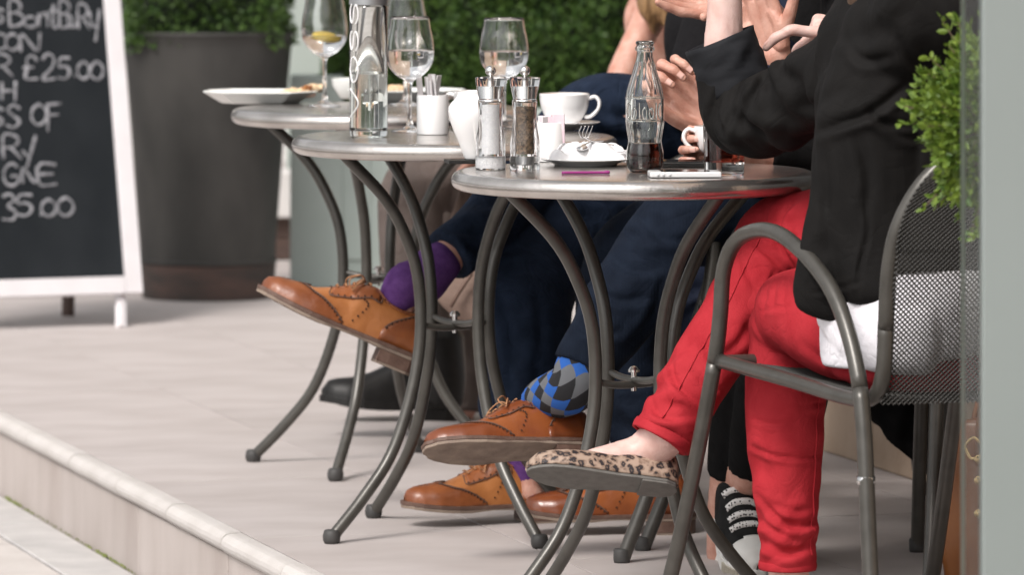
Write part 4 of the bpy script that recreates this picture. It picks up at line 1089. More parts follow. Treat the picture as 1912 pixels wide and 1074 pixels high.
for (p, q, r_) in ((A(1471, 1048, 8.60), A(1471, 1064, 8.60), .0455), (A(1242, 806, 8.653), A(1233, 823, 8.65), .0505)):
    tube_obj('hem', [W(p, r_), W(p.lerp(q, .5), r_ + .0012), W(q, r_)], 'red_cotton', p1, n=6, m=40, cap='open', rough=.0012).modifiers.new('s', 'SOLIDIFY').thickness = .003
# stitched seams down the trousers
def seam(on, rows_, ang, mat_, par, ref=(0, -1, 0), lift=.001, t0=.05, t1=.97):
    S = catmull([W(p, *r) if isinstance(r, tuple) else W(p, r) for (p, r) in rows_], 80); pts = []
    for i in range(int(80 * t0), int(80 * t1)):
        t = Vector(S[min(79, i + 1), :3] - S[max(0, i - 1), :3]).normalized(); u = Vector(ref) - t * Vector(ref).dot(t); u.normalize(); s = t.cross(u)
        q = Vector(S[i, :3]) + (s * math.cos(ang) * S[i, 3] + u * math.sin(ang) * S[i, 4]); ok, loc, nn, _ = on.closest_point_on_mesh(q); pts.append(W(loc + nn * .0006, .0014))
    return tube_obj('seam', pts, mat_, par, n=80, m=6)
bpy.context.view_layer.update()
seam(tr1, R1, 1.15, 'red_cotton', p1, t0=.45); seam(tr1, L1, 2.45, 'red_cotton', p1, t0=.55)
jk = [T_([(A(1702, 528, 8.37), (.152, .138)), (A(1694, 430, 8.385), (.138, .124)), (A(1690, 220, 8.40), (.138, .120)), (A(1708, 60, 8.41), (.150, .11)), (A(1705, -70, 8.42), (.09, .08))], 60, 44, folds=[(.35, .25, .004, 6, 2.6, 1.6), (.7, .2, .005, 7, 3.0, 1.4)], rough=.005, seed=2, cap='flat'),
      T_([(A(1815, -50, 8.27), .070), (A(1755, 0, 8.24), .083), (A(1690, 58, 8.31), .081), (A(1600, 120, 8.45), .075), (A(1500, 182, 8.58), .067), (A(1420, 218, 8.68), .064), (A(1378, 215, 8.72), .058), (A(1362, 165, 8.73), .052), (A(1352, 105, 8.73), .050)], 100, 44, folds=[(.68, .10, .013, 13, 1.3, 1.3), (.82, .06, .009, 16, 1.2, 1.2), (.48, .16, .008, 8, 1.0, 1.4), (.22, .12, .008, 9, 1.2, 1.2)], rough=.005, seed=5, cap='flat'),
      T_([(A(1690, -5, 8.58), .08), (A(1720, 130, 8.72), .066), (A(1690, 185, 8.84), .058), (A(1645, 130, 8.82), .046)], 40, 28),
      T_([(A(1600, 150, 8.35), (.055, .035)), (A(1585, 280, 8.32), (.056, .032)), (A(1575, 400, 8.30), (.056, .028)), (A(1562, 490, 8.29), (.060, .024)), (A(1545, 550, 8.29), (.056, .019)), (A(1536, 582, 8.29), (.044, .016))], 44, 32, folds=[(.5, .4, .003, 4, 1.2, 1.0)]),
      T_([(A(1640, 548, 8.265), (.052, .028)), (A(1630, 420, 8.29), (.075, .04)), (A(1625, 250, 8.31), (.085, .06)), (A(1660, 120, 8.33), (.09, .08))], 30, 28)]
bz1 = remesh_obj('blazer', jk, .0046, 1, 'blazer_black', p1)
creases(bz1, [([(1418, 128), (1384, 172), (1376, 203), (1349, 248)], 0.0065, 7), ([(1426, 142), (1398, 188), (1386, 222), (1372, 256)], 0.006, 7), ([(1442, 135), (1415, 164), (1404, 205)], 0.0055, 6), ([(1352, 150), (1337, 184), (1326, 225)], 0.0045, 6), ([(1460, 128), (1440, 165), (1436, 210)], 0.004, 8), ([(1585, 80), (1615, 112), (1668, 104)], 0.005, 8), ([(1525, 246), (1572, 230), (1630, 207), (1705, 150)], 0.009, 8), ([(1618, 205), (1650, 228), (1715, 238)], 0.006, 7), ([(1632, 215), (1680, 252), (1722, 258)], 0.005, 7), ([(1600, 250), (1622, 330), (1616, 400)], 0.005, 10), ([(1617, 380), (1620, 433), (1606, 496), (1602, 556)], 0.0045, 4), ([(1515, 548), (1557, 541), (1610, 526)], 0.003, 4), ([(1540, 280), (1545, 340), (1540, 420)], 0.004, 9), ([(1480, 205), (1530, 190), (1580, 160)], 0.004, 12), ([(1670, 60), (1700, 110), (1760, 140)], 0.006, 9)])
cu = tube_obj('cuff', [W(A(1378, 172, 8.73), .0575), W(A(1363, 122, 8.73), .0595), W(A(1343, 72, 8.73), .0590)], 'lining_grey', p1, n=12, m=44, cap='open', rough=.0015, folds=[(.5, .6, .0035, 1.6, 1.5, 1.8)])
sm = cu.modifiers.new('s', 'SOLIDIFY'); sm.thickness = .0028
remesh_obj('shirt', [T_([(A(1718, 662, 8.36), (.149, .137)), (A(1712, 610, 8.36), (.151, .139)), (A(1702, 510, 8.37), (.146, .132))], 24, 44, rough=.004, cap='flat'),
                     T_([(A(1556, 590, 8.325), (.030, .030)), (A(1610, 615, 8.285), (.052, .034)), (A(1665, 632, 8.25), (.055, .034)), (A(1730, 635, 8.235), (.055, .03))], 30, 32, rough=.004, folds=[(.4, .3, .003, 6, 1.5, 1.2)])], .005, 1, 'white_jersey', p1)
make_shoe(p1, 'flat', A(1264, 910, 8.66), (-1, -.10, .10), (.05, .50, .86), 'leopard_hide', label='leopard print ballet flat pointing at the street', flip=1)
make_shoe(p1, 'flat', A(1486, 1186, 8.58), (-.25, 1, -.05), (0, 0, 1), 'leopard_hide', flip=-1)

# ------------------------------------------------------------------ man in blue argyle socks
RL2 = [(A(1590, 440, 9.98), .088), (A(1450, 415, 9.80), .082), (A(1330, 395, 9.66), .076), (A(1268, 415, 9.62), .068), (A(1212, 500, 9.58), .076), (A(1156, 585, 9.56), .072), (A(1108, 652, 9.54), .058), (A(1088, 690, 9.53), .053)]
LL2 = [(A(1590, 455, 10.1), .088), (A(1420, 430, 10.08), .082), (A(1280, 425, 10.06), .077), (A(1180, 480, 10.05), .078), (A(1148, 600, 10.04), .076), (A(1172, 740, 10.02), .070), (A(1218, 830, 10.0), .060), (A(1230, 872, 10.0), .057)]
SM2 = frame_matrix(A(1106, 838, 9.60), (-1, -.38, .02), (.14, .56, .82))
head2 = A(1540, -330, 9.95)
coarse = [T_(shrink(RL2) + [(A(1072, 722, 9.54), .034), (sp(SM2, .072, 0, .105), .033), (sp(SM2, .07, 0, .05), .028)]), T_(shrink(LL2) + [(A(1246, 920, 10.0), .034), (A(1250, 950, 9.99), .028)]),
          T_([(A(1580, 440, 10.05), (.13, .12)), (A(1575, 250, 10.05), (.12, .11)), (A(1560, 20, 10.02), (.14, .10)), (A(1555, -90, 10.0), .055), (A(1545, -210, 9.98), .052)]),
          T_([(A(1540, -20, 9.85), .055), (A(1520, 180, 9.70), .045), (A(1492, 205, 9.55), .042), (A(1462, 130, 9.40), .034), (A(1446, 100, 9.36), .029)]),
          T_([(A(1560, -30, 10.15), .055), (A(1540, 160, 9.98), .045), (A(1500, 120, 9.85), .04), (A(1420, 10, 9.72), .030)])] + head_tubes(head2, (-1, -.2, 0), 1.05)
h2a, n2a = hand_tubes(A(1446, 100, 9.36), (-.34, -.05, .95), (-.55, -.85, 0), 1, (22, 16, 14, 20), spread=1.2, thumb=(.75, .62, .05), thumb_curl=(5, 5), scale=1.04, arm=[W(A(1466, 150, 9.42), .034), W(A(1446, 102, 9.36), .029, .025)])
h2b, n2b = hand_tubes(A(1408, 14, 9.70), (-1, -.1, .02), (-.1, -.35, .9), -1, (12, 14, 18, 26), spread=1.1, thumb=(.7, .7, -.1), scale=1.05, arm=[W(A(1450, 50, 9.74), .033), W(A(1410, 15, 9.70), .028, .024)])
p2 = make_body('man in navy corduroys and blue argyle socks, gesturing with open hands', coarse, [h2a, h2b], 'skin', n2a + n2b)
face_parts(p2, head2, (-1, -.2, 0), 'hair_brown')
tr2 = remesh_obj('trousers', [T_(RL2, 80, 36, folds=[(.45, .07, .008, 14, 2.2, 1.2), (.8, .2, .004, 12, 1.0, 1.5), (.2, .2, .005, 8, 1.4, 1.2)], rough=.005, seed=11, cap='flat'), T_(LL2, 80, 36, folds=[(.48, .08, .008, 14, 2.2, 1.2), (.85, .12, .006, 12, 1.0, 1.5)], rough=.005, seed=13, cap='flat'),
                        T_([(A(1590, 450, 9.95), .1), (A(1590, 450, 10.15), .1)], 8, 20)], .0055, 1, 'corduroy_navy', p2)
creases(tr2, [([(1120, 385), (1160, 430), (1240, 455)], 0.006, 9), ([(1180, 390), (1230, 440), (1300, 450)], 0.006, 9), ([(1090, 520), (1150, 560), (1215, 555)], 0.006, 8), ([(1070, 600), (1110, 625), (1160, 622)], 0.006, 7), ([(1130, 470), (1180, 505), (1245, 500)], 0.005, 8), ([(1240, 520), (1215, 600), (1160, 660)], 0.005, 9), ([(1130, 700), (1180, 720), (1230, 705)], 0.006, 8)])
remesh_obj('shirt', [T_([(A(1580, 470, 10.05), (.13, .12)), (A(1575, 250, 10.05), (.145, .13)), (A(1560, 40, 10.02), (.165, .12)), (A(1556, -70, 10.0), (.08, .075))], 40, 30, rough=.005, seed=3),
                     T_([(A(1545, -20, 9.86), .075), (A(1525, 170, 9.72), .062), (A(1496, 215, 9.55), .056), (A(1462, 146, 9.41), .048), (A(1447, 100, 9.36), .042)], 50, 26, folds=[(.6, .12, .006, 14, 1.4, 1.3)], rough=.003, cap='flat'),
                     T_([(A(1565, -25, 10.15), .075), (A(1545, 165, 9.99), .062), (A(1505, 135, 9.86), .055), (A(1452, 52, 9.76), .044)], 50, 26, folds=[(.6, .12, .006, 14, 1.4, 1.3)], cap='flat')], .006, 1, 'navy_shirt', p2)
SK2 = [W(A(1110, 650, 9.54), .0515), W(A(1090, 688, 9.535), .0500), W(A(1068, 724, 9.54), .046), W(sp(SM2, .078, 0, .092), .039), W(sp(SM2, .082, 0, .06), .030)]
tube_obj('sock', SK2, 'argyle_wool', p2, n=30, m=40, uv=True, cap='open', rough=.001)
tube_obj('sock', [W(A(1232, 860, 10.0), .045), W(A(1246, 920, 10.0), .040), W(A(1252, 955, 9.99), .032)], 'argyle_wool', p2, n=24, m=32, uv=True, cap='open')
make_shoe(p2, 'brogue', A(1106, 838, 9.60), (-1, -.38, .02), (.14, .56, .82), 'cognac_leather', 'cognac_leather_dark', label='glossy cognac wingtip brogue raised with its sole showing', flip=1)
fl = A(1295, 1000, 9.97); fl.z = .0345
make_shoe(p2, 'brogue', fl, (-1, -.10, 0), (0, 0, 1), 'cognac_leather', 'cognac_leather_dark', label='glossy cognac brogue flat on the floor', flip=-1)

# ------------------------------------------------------------------ person in black leggings and sneakers
A3 = [(A(1600, 440, 9.62), .082), (A(1510, 440, 9.42), .076), (A(1428, 470, 9.30), .066), (A(1402, 560, 9.36), .058), (A(1390, 700, 9.46), .055), (A(1372, 820, 9.52), .047), (A(1362, 890, 9.54), .040)]
B3 = [(A(1640, 445, 9.50), .082), (A(1560, 450, 9.30), .076), (A(1490, 480, 9.18), .066), (A(1460, 570, 9.24), .058), (A(1435, 700, 9.36), .054), (A(1412, 820, 9.44), .046), (A(1400, 880, 9.47), .039)]
head3 = A(1500, -310, 9.45)
coarse = [T_([(p, r * .88) for p, r in A3] + [(A(1354, 960, 9.57), .033), (A(1350, 1040, 9.61), .031)]), T_([(p, r * .88) for p, r in B3] + [(A(1390, 908, 9.52), .033), (A(1372, 925, 9.57), .031)]),
          T_([(A(1610, 440, 9.60), (.12, .11)), (A(1600, 260, 9.60), (.09, .09)), (A(1590, 40, 9.56), (.10, .08)), (A(1540, -70, 9.52), .048), (A(1520, -190, 9.48), .045)]),
          T_([(A(1575, -20, 9.68), .045), (A(1530, 240, 9.55), .042), (A(1470, 262, 9.45), .038), (A(1385, 245, 9.34), .031), (A(1345, 232, 9.30), .028)]),
          T_([(A(1600, -10, 9.42), .05), (A(1590, 250, 9.32), .044), (A(1540, 285, 9.27), .038), (A(1420, 288, 9.20), .030), (A(1385, 282, 9.17), .027)])] + head_tubes(head3, (-.8, -.5, 0), .96)
h3a, n3a = hand_tubes(A(1338, 232, 9.30), (-.74, -.05, .62), (.25, -.95, .1), -1, ((25, 85, 45), (32, 88, 45), (38, 88, 45), (45, 85, 45)), spread=.6, thumb=(.8, .35, -.5), thumb_curl=(20, 30), scale=1.14, arm=[W(A(1385, 246, 9.34), .034), W(A(1340, 233, 9.30), .030, .026)])
h3b, n3b = hand_tubes(A(1392, 276, 9.17), (-1, -.1, .05), (-.2, -1, .1), -1, ((35, 60, 40), (40, 62, 40), (44, 65, 40), (48, 65, 40)), spread=.5, thumb=(.85, .4, -.4), scale=.88, arm=[W(A(1430, 288, 9.2), .030), W(A(1392, 277, 9.17), .026, .023)])
p3 = make_body('person in black top, cropped black leggings and sneakers holding a cup', coarse, [h3a, h3b], 'skin', n3a + n3b)
face_parts(p3, head3, (-.8, -.5, 0), 'hair_brown', 'long')
remesh_obj('leggings', [T_(A3, 60, 28, cap='flat', rough=.002), T_(B3, 60, 28, cap='flat', rough=.002), T_([(A(1600, 450, 9.62), .095), (A(1640, 450, 9.5), .095)], 8, 20)], .006, 1, 'black_knit', p3)
remesh_obj('jacket', [T_([(A(1610, 480, 9.60), (.125, .12)), (A(1600, 260, 9.60), (.105, .105)), (A(1592, 60, 9.56), (.118, .10)), (A(1570, -55, 9.53), (.07, .065))], 40, 30, folds=[(.5, .4, .004, 6, 1.6, 1.4)], rough=.004),
                      T_([(A(1575, -15, 9.68), .062), (A(1530, 235, 9.56), .054), (A(1472, 264, 9.46), .05), (A(1385, 250, 9.35), .040)], 40, 24, cap='flat', rough=.003),
                      T_([(A(1600, -10, 9.42), .066), (A(1592, 245, 9.32), .056), (A(1540, 283, 9.27), .048), (A(1425, 286, 9.20), .036)], 40, 24, cap='flat', rough=.003, folds=[(.6, .2, .005, 14, 1.5, 1.3)])], .006, 1, 'black_knit', p3)
g1 = A(1350, 1060, 9.66); g1.z = .022
make_shoe(p3, 'sneaker', g1, (.26, -1, 0), (0, 0, 1), 'canvas_black', label='black canvas sneaker with dotted white laces, flat on the floor', flip=1)
make_shoe(p3, 'sneaker', A(1360, 930, 9.62), (.17, -.9, -.42), (0, -.42, .9), 'canvas_black', label='black canvas sneaker with dotted white laces, resting on the other', flip=-1)

# ------------------------------------------------------------------ man in purple socks
C4 = [(A(1420, 330, 10.75), .092), (A(1290, 255, 10.66), .088), (A(1170, 218, 10.58), .084), (A(1090, 222, 10.54), .074), (A(1020, 300, 10.48), .064), (A(930, 400, 10.38), .060), (A(860, 460, 10.32), .055), (A(838, 478, 10.30), .054)]
D4 = [(A(1430, 430, 10.85), .09), (A(1270, 405, 10.75), .085), (A(1110, 400, 10.60), .088), (A(1035, 440, 10.50), .094), (A(982, 560, 10.36), .092), (A(976, 690, 10.24), .088), (A(978, 815, 10.15), .068), (A(984, 850, 10.13), .064)]
SM4 = frame_matrix(A(792, 674, 10.26), (-1, -.10, .42), (.38, .10, .92)) @ Matrix.Scale(1.09, 4)
head4 = A(1390, -330, 10.7)
coarse = [T_(shrink(C4) + [(A(795, 516, 10.28), .034), (sp(SM4, .075, 0, .115), .033), (sp(SM4, .07, 0, .06), .026)]), T_(shrink(D4, .85, .5) + [(A(990, 890, 10.12), .034), (A(995, 920, 10.11), .030)]),
          T_([(A(1425, 420, 10.8), (.13, .12)), (A(1400, 240, 10.8), (.12, .11)), (A(1395, 20, 10.8), (.14, .10)), (A(1392, -80, 10.78), .055), (A(1390, -210, 10.74), .052)]),
          T_([(A(1360, -10, 10.62), .055), (A(1300, 170, 10.55), .045), (A(1330, 215, 10.52), .04), (A(1400, 230, 10.55), .03)]),
          T_([(A(1430, -10, 10.98), .055), (A(1440, 190, 10.95), .045), (A(1400, 240, 10.80), .036)])] + head_tubes(head4, (-1, 0, 0), 1.05)
h4, n4 = hand_tubes(A(1398, 230, 10.55), (1, .3, -.1), (0, .4, -1), 1, (25, 28, 30, 34), scale=1.05, arm=[W(A(1340, 218, 10.53), .036), W(A(1398, 230, 10.55), .028, .025)])
p4 = make_body('man in navy jeans and purple socks with one leg crossed', coarse, [h4], 'skin', n4)
face_parts(p4, head4, (-1, 0, 0), 'hair_brown')
je4 = remesh_obj('jeans', [T_(C4, 80, 36, folds=[(.45, .09, .008, 14, 2.2, 1.2), (.8, .2, .004, 12, 1.0, 1.5), (.2, .2, .004, 8, 1.4, 1.2)], rough=.005, seed=21, cap='flat'), T_(D4, 80, 36, folds=[(.45, .08, .008, 14, 2.2, 1.2), (.85, .14, .007, 12, 1.0, 1.5)], rough=.005, seed=23, cap='flat'),
                     T_([(A(1425, 420, 10.7), .1), (A(1425, 420, 10.9), .1)], 8, 20)], .0055, 1, 'denim_navy', p4)
creases(je4, [([(838, 430), (900, 432), (965, 400)], 0.006, 8), ([(855, 452), (920, 470), (990, 462)], 0.006, 8), ([(1000, 330), (940, 370), (880, 390)], 0.005, 9), ([(925, 520), (955, 640), (945, 770)], 0.006, 11), ([(1000, 520), (1010, 620), (995, 740)], 0.005, 10), ([(930, 770), (975, 790), (1030, 775)], 0.006, 8), ([(915, 820), (970, 835), (1030, 815)], 0.005, 8), ([(1060, 180), (1150, 215), (1250, 215)], 0.005, 10), ([(1080, 240), (1160, 260), (1230, 250)], 0.005, 9)])
remesh_obj('jumper', [T_([(A(1425, 450, 10.8), (.13, .12)), (A(1400, 240, 10.8), (.145, .13)), (A(1395, 40, 10.8), (.165, .12)), (A(1392, -60, 10.78), (.08, .075))], 40, 30, rough=.005),
                      T_([(A(1365, -15, 10.62), .075), (A(1300, 165, 10.56), .064), (A(1318, 215, 10.53), .056), (A(1385, 230, 10.55), .042)], 40, 24, cap='flat', rough=.003),
                      T_([(A(1430, -10, 10.98), .072), (A(1440, 190, 10.95), .058), (A(1400, 240, 10.80), .045)], 40, 24, cap='flat')], .0068, 1, 'charcoal_knit', p4)
tube_obj('sock', [W(A(826, 488, 10.292), .0405), W(A(806, 506, 10.285), .0450), W(A(785, 528, 10.275), .0455), W(sp(SM4, .078, 0, .112), .0425), W(sp(SM4, .084, 0, .080), .0365), W(sp(SM4, .088, 0, .055), .028)], 'purple_wool', p4, n=24, m=32, rough=.0015)
tube_obj('sock', [W(A(985, 835, 10.13), .046), W(A(988, 880, 10.125), .041), W(A(992, 912, 10.12), .032)], 'purple_wool', p4, n=20, m=30, rough=.0015)
make_shoe(p4, 'brogue', A(792, 674, 10.26), (-1, -.10, .42), (.38, .10, .92), size=1.09, leather='tan_leather', dark='tan_leather_dark', label='worn tan wingtip brogue held up in the air, toe raised', flip=1)
f4 = A(1052, 965, 10.15); f4.z = .0345
make_shoe(p4, 'brogue', f4, (-1, -.34, 0), (0, 0, 1), 'tan_leather', 'tan_leather_dark', label='worn tan wingtip brogue flat on the floor', flip=-1)

# ------------------------------------------------------------------ blonde person in taupe trousers
C5 = [(A(1250, 400, 12.0), .085), (A(1050, 370, 11.9), .082), (A(860, 330, 11.75), .078), (A(780, 350, 11.70), .072), (A(765, 450, 11.68), .070), (A(785, 600, 11.66), .062), (A(808, 672, 11.62), .054)]
D5 = [(A(1250, 410, 12.15), .085), (A(1050, 385, 12.12), .082), (A(880, 345, 12.05), .080), (A(800, 360, 12.02), .078), (A(800, 480, 12.0), .074), (A(830, 620, 11.98), .066), (A(850, 720, 11.96), .06), (A(852, 770, 11.95), .058)]
head5 = A(1215, -150, 11.75)
coarse = [T_(shrink(C5, .8, .55) + [(A(815, 720, 11.64), .030)]), T_([(p, r * .85) for p, r in D5] + [(A(852, 778, 11.95), .04)]),
          T_([(A(1260, 400, 12.05), (.12, .11)), (A(1265, 200, 12.02), (.09, .09)), (A(1265, 20, 11.95), (.12, .09)), (A(1245, -50, 11.86), .046), (A(1232, -110, 11.80), .044)]),
          T_([(A(1236, -14, 11.80), .043), (A(1203, 52, 11.75), .036), (A(1166, 125, 11.70), .032), (A(1136, 190, 11.66), .032), (A(1060, 230, 11.62), .030), (A(990, 260, 11.6), .026)]),
          T_([(A(1290, -10, 12.1), .046), (A(1300, 160, 12.08), .042), (A(1240, 260, 12.0), .034), (A(1150, 290, 11.95), .026)])] + head_tubes(head5, (-1, -.1, -.2), .96)
h5, n5 = hand_tubes(A(990, 262, 11.6), (-1, 0, -.25), (0, .1, -1), 1, (15, 18, 20, 25), arm=[W(A(1050, 234, 11.62), .03), W(A(990, 262, 11.6), .025, .022)])
h5b, n5b = hand_tubes(A(1150, 290, 11.95), (-1, 0, -.1), (0, .1, -1), -1, (15, 18, 20, 25), arm=[W(A(1200, 270, 11.97), .03), W(A(1150, 290, 11.95), .025, .022)])
p5 = make_body('blonde person in sleeveless black top and taupe trousers, bare arm lowered', coarse, [h5, h5b], 'skin', n5 + n5b)
face_parts(p5, head5, (-1, -.1, 0), 'hair_blonde', 'short')
hb = []
for k in range(10):
    x = 1203 + 6.2 * k; dd = 11.70 + .012 * (k % 3)
    hb.append(sweep([W(A(1212 + 4 * k, -150, dd), .022), W(A(x - 2, -60, dd - .02), .020), W(A(x + 6 * math.sin(k), 10, dd - .03), .016), W(A(x + 8, 34 + 14 * math.sin(k * 1.3), dd - .03), .010), W(A(x + 14, 50 + 14 * math.sin(k * 1.3), dd - .02), .004)], 24, 10))
remesh_obj('hair', hb, .005, 1, 'hair_blonde', p5)
remesh_obj('trousers', [T_(C5, 70, 32, folds=[(.5, .08, .008, 14, 2.2, 1.2), (.62, .1, .006, 12, 1.2, 1.3)], rough=.006, seed=31, cap='flat'), T_(D5, 70, 32, folds=[(.5, .08, .008, 14, 2.2, 1.2), (.85, .12, .007, 12, 1.0, 1.5)], rough=.006, seed=33, cap='flat'),
                        T_([(A(1255, 405, 11.98), .095), (A(1255, 405, 12.17), .095)], 8, 20)], .007, 1, 'taupe_cloth', p5)
remesh_obj('top', [T_([(A(1262, 420, 12.05), (.125, .12)), (A(1268, 200, 12.02), (.100, .10)), (A(1272, 30, 11.97), (.118, .10)), (A(1262, -20, 11.92), (.09, .07))], 36, 28, rough=.004)], .007, 1, 'black_knit', p5)
tube_obj('boot_shaft', [W(A(822, 742, 11.62), .052), W(A(818, 700, 11.625), .060), W(A(808, 640, 11.64), .068)], 'leather_black', p5, n=16, m=24)
make_shoe(p5, 'boot', A(852, 758, 11.62), (-1, -.1, .04), (.05, .1, 1), 'leather_black', label='black leather ankle boot lifted off the floor', flip=1)
f5 = A(880, 778, 11.95); f5.z = .034
make_shoe(p5, 'boot', f5, (-1, -.1, 0), (0, 0, 1), 'grey_suede', label='grey suede ankle boot flat on the floor', flip=-1)

# ------------------------------------------------------------------ bags and coat
bg_p = A(1908, 1090, 9.02); bg_p.z = 0
bag = thing('leather_bag', bg_p, 'tan leather handbag standing on the floor beside the glass screen', 'handbag')
bm_ = [T_([(Vector((0, 0, .02)), (.13, .055)), (Vector((0, 0, .12)), (.135, .06)), (Vector((0, 0, .24)), (.125, .045)), (Vector((0, .005, .30)), (.11, .02))], 40, 40, ref=(0, -1, 0), rough=.006, seed=9)]
remesh_obj('body', bm_, .006, 2, 'bag_leather', bag)
for y in (-.045, .04):
    tube_obj('handle', [(-.075, y, .24, .006, .009), (-.072, y * 1.1, .32, .006, .009), (-.03, y * .9, .40, .006, .009), (.03, y * .9, .40, .006, .009), (.072, y * 1.1, .32, .006, .009), (.075, y, .24, .006, .009)], 'bag_leather', bag, n=40, m=10)
tube_obj('strap', [(-.06, -.058, .27, .012, .003), (-.05, -.064, .20, .012, .003), (-.055, -.067, .10, .012, .003)], 'bag_leather', bag, n=16, m=8)
for z in (.25, .215, .16): 
    v, f = lathe([(.0005, -.003), (.007, -.003), (.008, 0), (.007, .003), (.0005, .003)], 14)
    g = Geo(); g.add([Vector((p[0] - .078, p[2] - .066, p[1] + z)) for p in v], f); g.obj('stud', 'brass', bag)
tube_obj('buckle', [(-.10, -.05, .27, .003, .003), (-.085, -.062, .285, .003, .003), (-.07, -.062, .265, .003, .003), (-.088, -.06, .25, .003, .003), (-.10, -.05, .27, .003, .003)], 'brass', bag, n=24, m=8)
hb_p = A(900, 560, 10.9)
hbag = thing('suede_bag', hb_p, 'taupe suede bag hanging below the tables next to navy jeans', 'bag')
remesh_obj('body', [T_([(A(815, 505, 10.75) - hb_p, (.026, .03)), (A(850, 530, 10.75) - hb_p, (.048, .035)), (A(905, 570, 10.75) - hb_p, (.052, .035)), (A(985, 620, 10.75) - hb_p, (.042, .03))], 30, 24, rough=.005)], .006, 1, 'taupe_suede', hbag)
tube_obj('seam', [W(A(842, 572, 10.70) - hb_p, .0035), W(A(858, 545, 10.695) - hb_p, .0035), W(A(880, 512, 10.70) - hb_p, .0035)], 'welt', hbag, n=14, m=8)
tube_obj('strap', [W(A(815, 505, 10.76) - hb_p, .012, .005), W(A(840, 440, 10.9) - hb_p, .012, .005), W(A(880, 330, 11.2) - hb_p, .012, .005)], 'taupe_suede', hbag, n=24, m=8)
cp = A(1710, 740, 9.9)
coat = thing('coat', cp, 'black coat hanging down behind the grey mesh chairs', 'coat')
remesh_obj('cloth', [T_([(A(1655, 610, 9.95) - cp, (.12, .03)), (A(1680, 700, 9.95) - cp, (.10, .035)), (A(1715, 790, 9.95) - cp, (.065, .03)), (A(1752, 880, 9.95) - cp, (.022, .015))], 40, 28, folds=[(.5, .5, .008, 5, 1.5, 2)], rough=.006)], .007, 1, 'black_knit', coat)
bpk = A(1395, 520, 10.35)
jack = thing('padded_jacket', bpk, 'navy nylon jacket bundled beside the red trousers below the table edge', 'jacket')
remesh_obj('cloth', [T_([(A(1480, 370, 10.35) - bpk, (.07, .05)), (A(1420, 400, 10.35) - bpk, (.075, .05)), (A(1360, 460, 10.35) - bpk, (.075, .05)), (A(1310, 550, 10.35) - bpk, (.065, .04)), (A(1290, 650, 10.35) - bpk, (.05, .04))], 40, 28, folds=[(.5, .5, .010, 7, 1.5, 2)], rough=.012, seed=6)], .006, 1, 'navy_shirt', jack)

# ------------------------------------------------------------------ tableware
def on_table(px, py):
    """point on a table top that the photograph shows at (px, py)"""
    d = (CAM_H - TOP) * FPX / (py + 285); return Vector(((px - 956) / FPX * d, d, TOP + .0006))

def wine_glass(px, py, label, h, rb, water=0.0, lemon=False):
    p = on_table(px, py); t = thing('wine_glass', p, label, 'wine glass', 'wine glasses on the cafe tables')
    s0 = h * .44                     # bowl begins
    outer = smooth_prof([(.004, s0 - .012), (.0075, s0), (rb * .55, s0 + h * .05), (rb * .9, s0 + h * .14), (rb, s0 + h * .24), (rb * .96, s0 + h * .36), (rb * .86, h - .02), (rb * .80, h)], 34)
    inner = [(max(.0006, r - .0013), z + (.004 if r < .02 else 0)) for (r, z) in outer[4:]][::-1]
    prof = [(.0005, 0), (.034, 0), (.035, .0012), (.033, .0026), (.016, .005), (.007, .011), (.0042, .024), (.0038, s0 - .03)] + outer + [(outer[-1][0] - .0006, h + .0006)] + inner + [(.0005, inner[-1][1] - .001)]
    lathe_obj('glass', prof, 'glass', t, 48, sharp=60)
    if water:
        zl = s0 + h * water
        wp = [(.0005, inner[-1][1] - .0004)] + [(r + .0003, z) for (r, z) in inner[::-1] if z < zl]
        rl = float(np.interp(zl, [z for r, z in inner[::-1]], [r for r, z in inner[::-1]])) + .0003
        wp += [(rl, zl), (rl - .002, zl - .0006), (.0005, zl - .0008)]
        lathe_obj('water', wp, 'water', t, 48, sharp=50)
        if lemon:
            g = Geo(); v, f = lathe([(.0005, -.003), (.024, -.003), (.026, 0), (.024, .003), (.0005, .003)], 20)
            rm = Matrix.Rotation(R(14), 3, 'X') @ Matrix.Rotation(R(8), 3, 'Y'); g.add([rm @ Vector(q) + Vector((.0, 0, zl - .001)) for q in v], f); g.obj('lemon_slice', 'lemon', t)
    return t
wine_glass(765, 246, 'wine glass with water between the tall bottle and the sugar pot', .214, .0455, .27)
wine_glass(941, 240, 'wine glass half full of water behind the salt and pepper mills', .208, .0465, .26)
wine_glass(606, 198, 'wine glass with water and a lemon slice beside the octagonal plate', .226, .0475, .20, True)
wine_glass(757, 196, 'empty wine glass behind the tall water bottle', .222, .045)

# tall water bottle
p = on_table(688, 256); wb = thing('water_bottle', p, 'tall clear cylindrical water bottle with grey cap', 'bottle')
rb, hb_ = .0350, .238
lathe_obj('glass', [(.0005, .003), (.022, .004), (.030, .0005), (.0335, .002), (rb, .008), (rb, hb_), (rb - .003, hb_ + .004), (rb - .0032, hb_ + .004), (rb - .0032, .018), (rb - .009, .013), (.0005, .011)], 'bottle_glass', wb, 56, sharp=40)
zl = .116
lathe_obj('water', [(.0005, .0106), (rb - .0088, .0126), (rb - .0029, .0178), (rb - .0029, zl), (rb - .005, zl - .0008), (.0005, zl - .001)], 'water', wb, 56, sharp=40)
lathe_obj('cap', [(rb - .012, hb_ + .003), (rb + .0004, hb_ + .0048), (rb + .0004, hb_ + .062), (rb - .002, hb_ + .064), (.0005, hb_ + .064)], 'brushed_cap', wb, 56, sharp=40)
def on_cyl(ang, z, r): return Vector((r * math.sin(ang), -r * math.cos(ang), z))
zc = .034
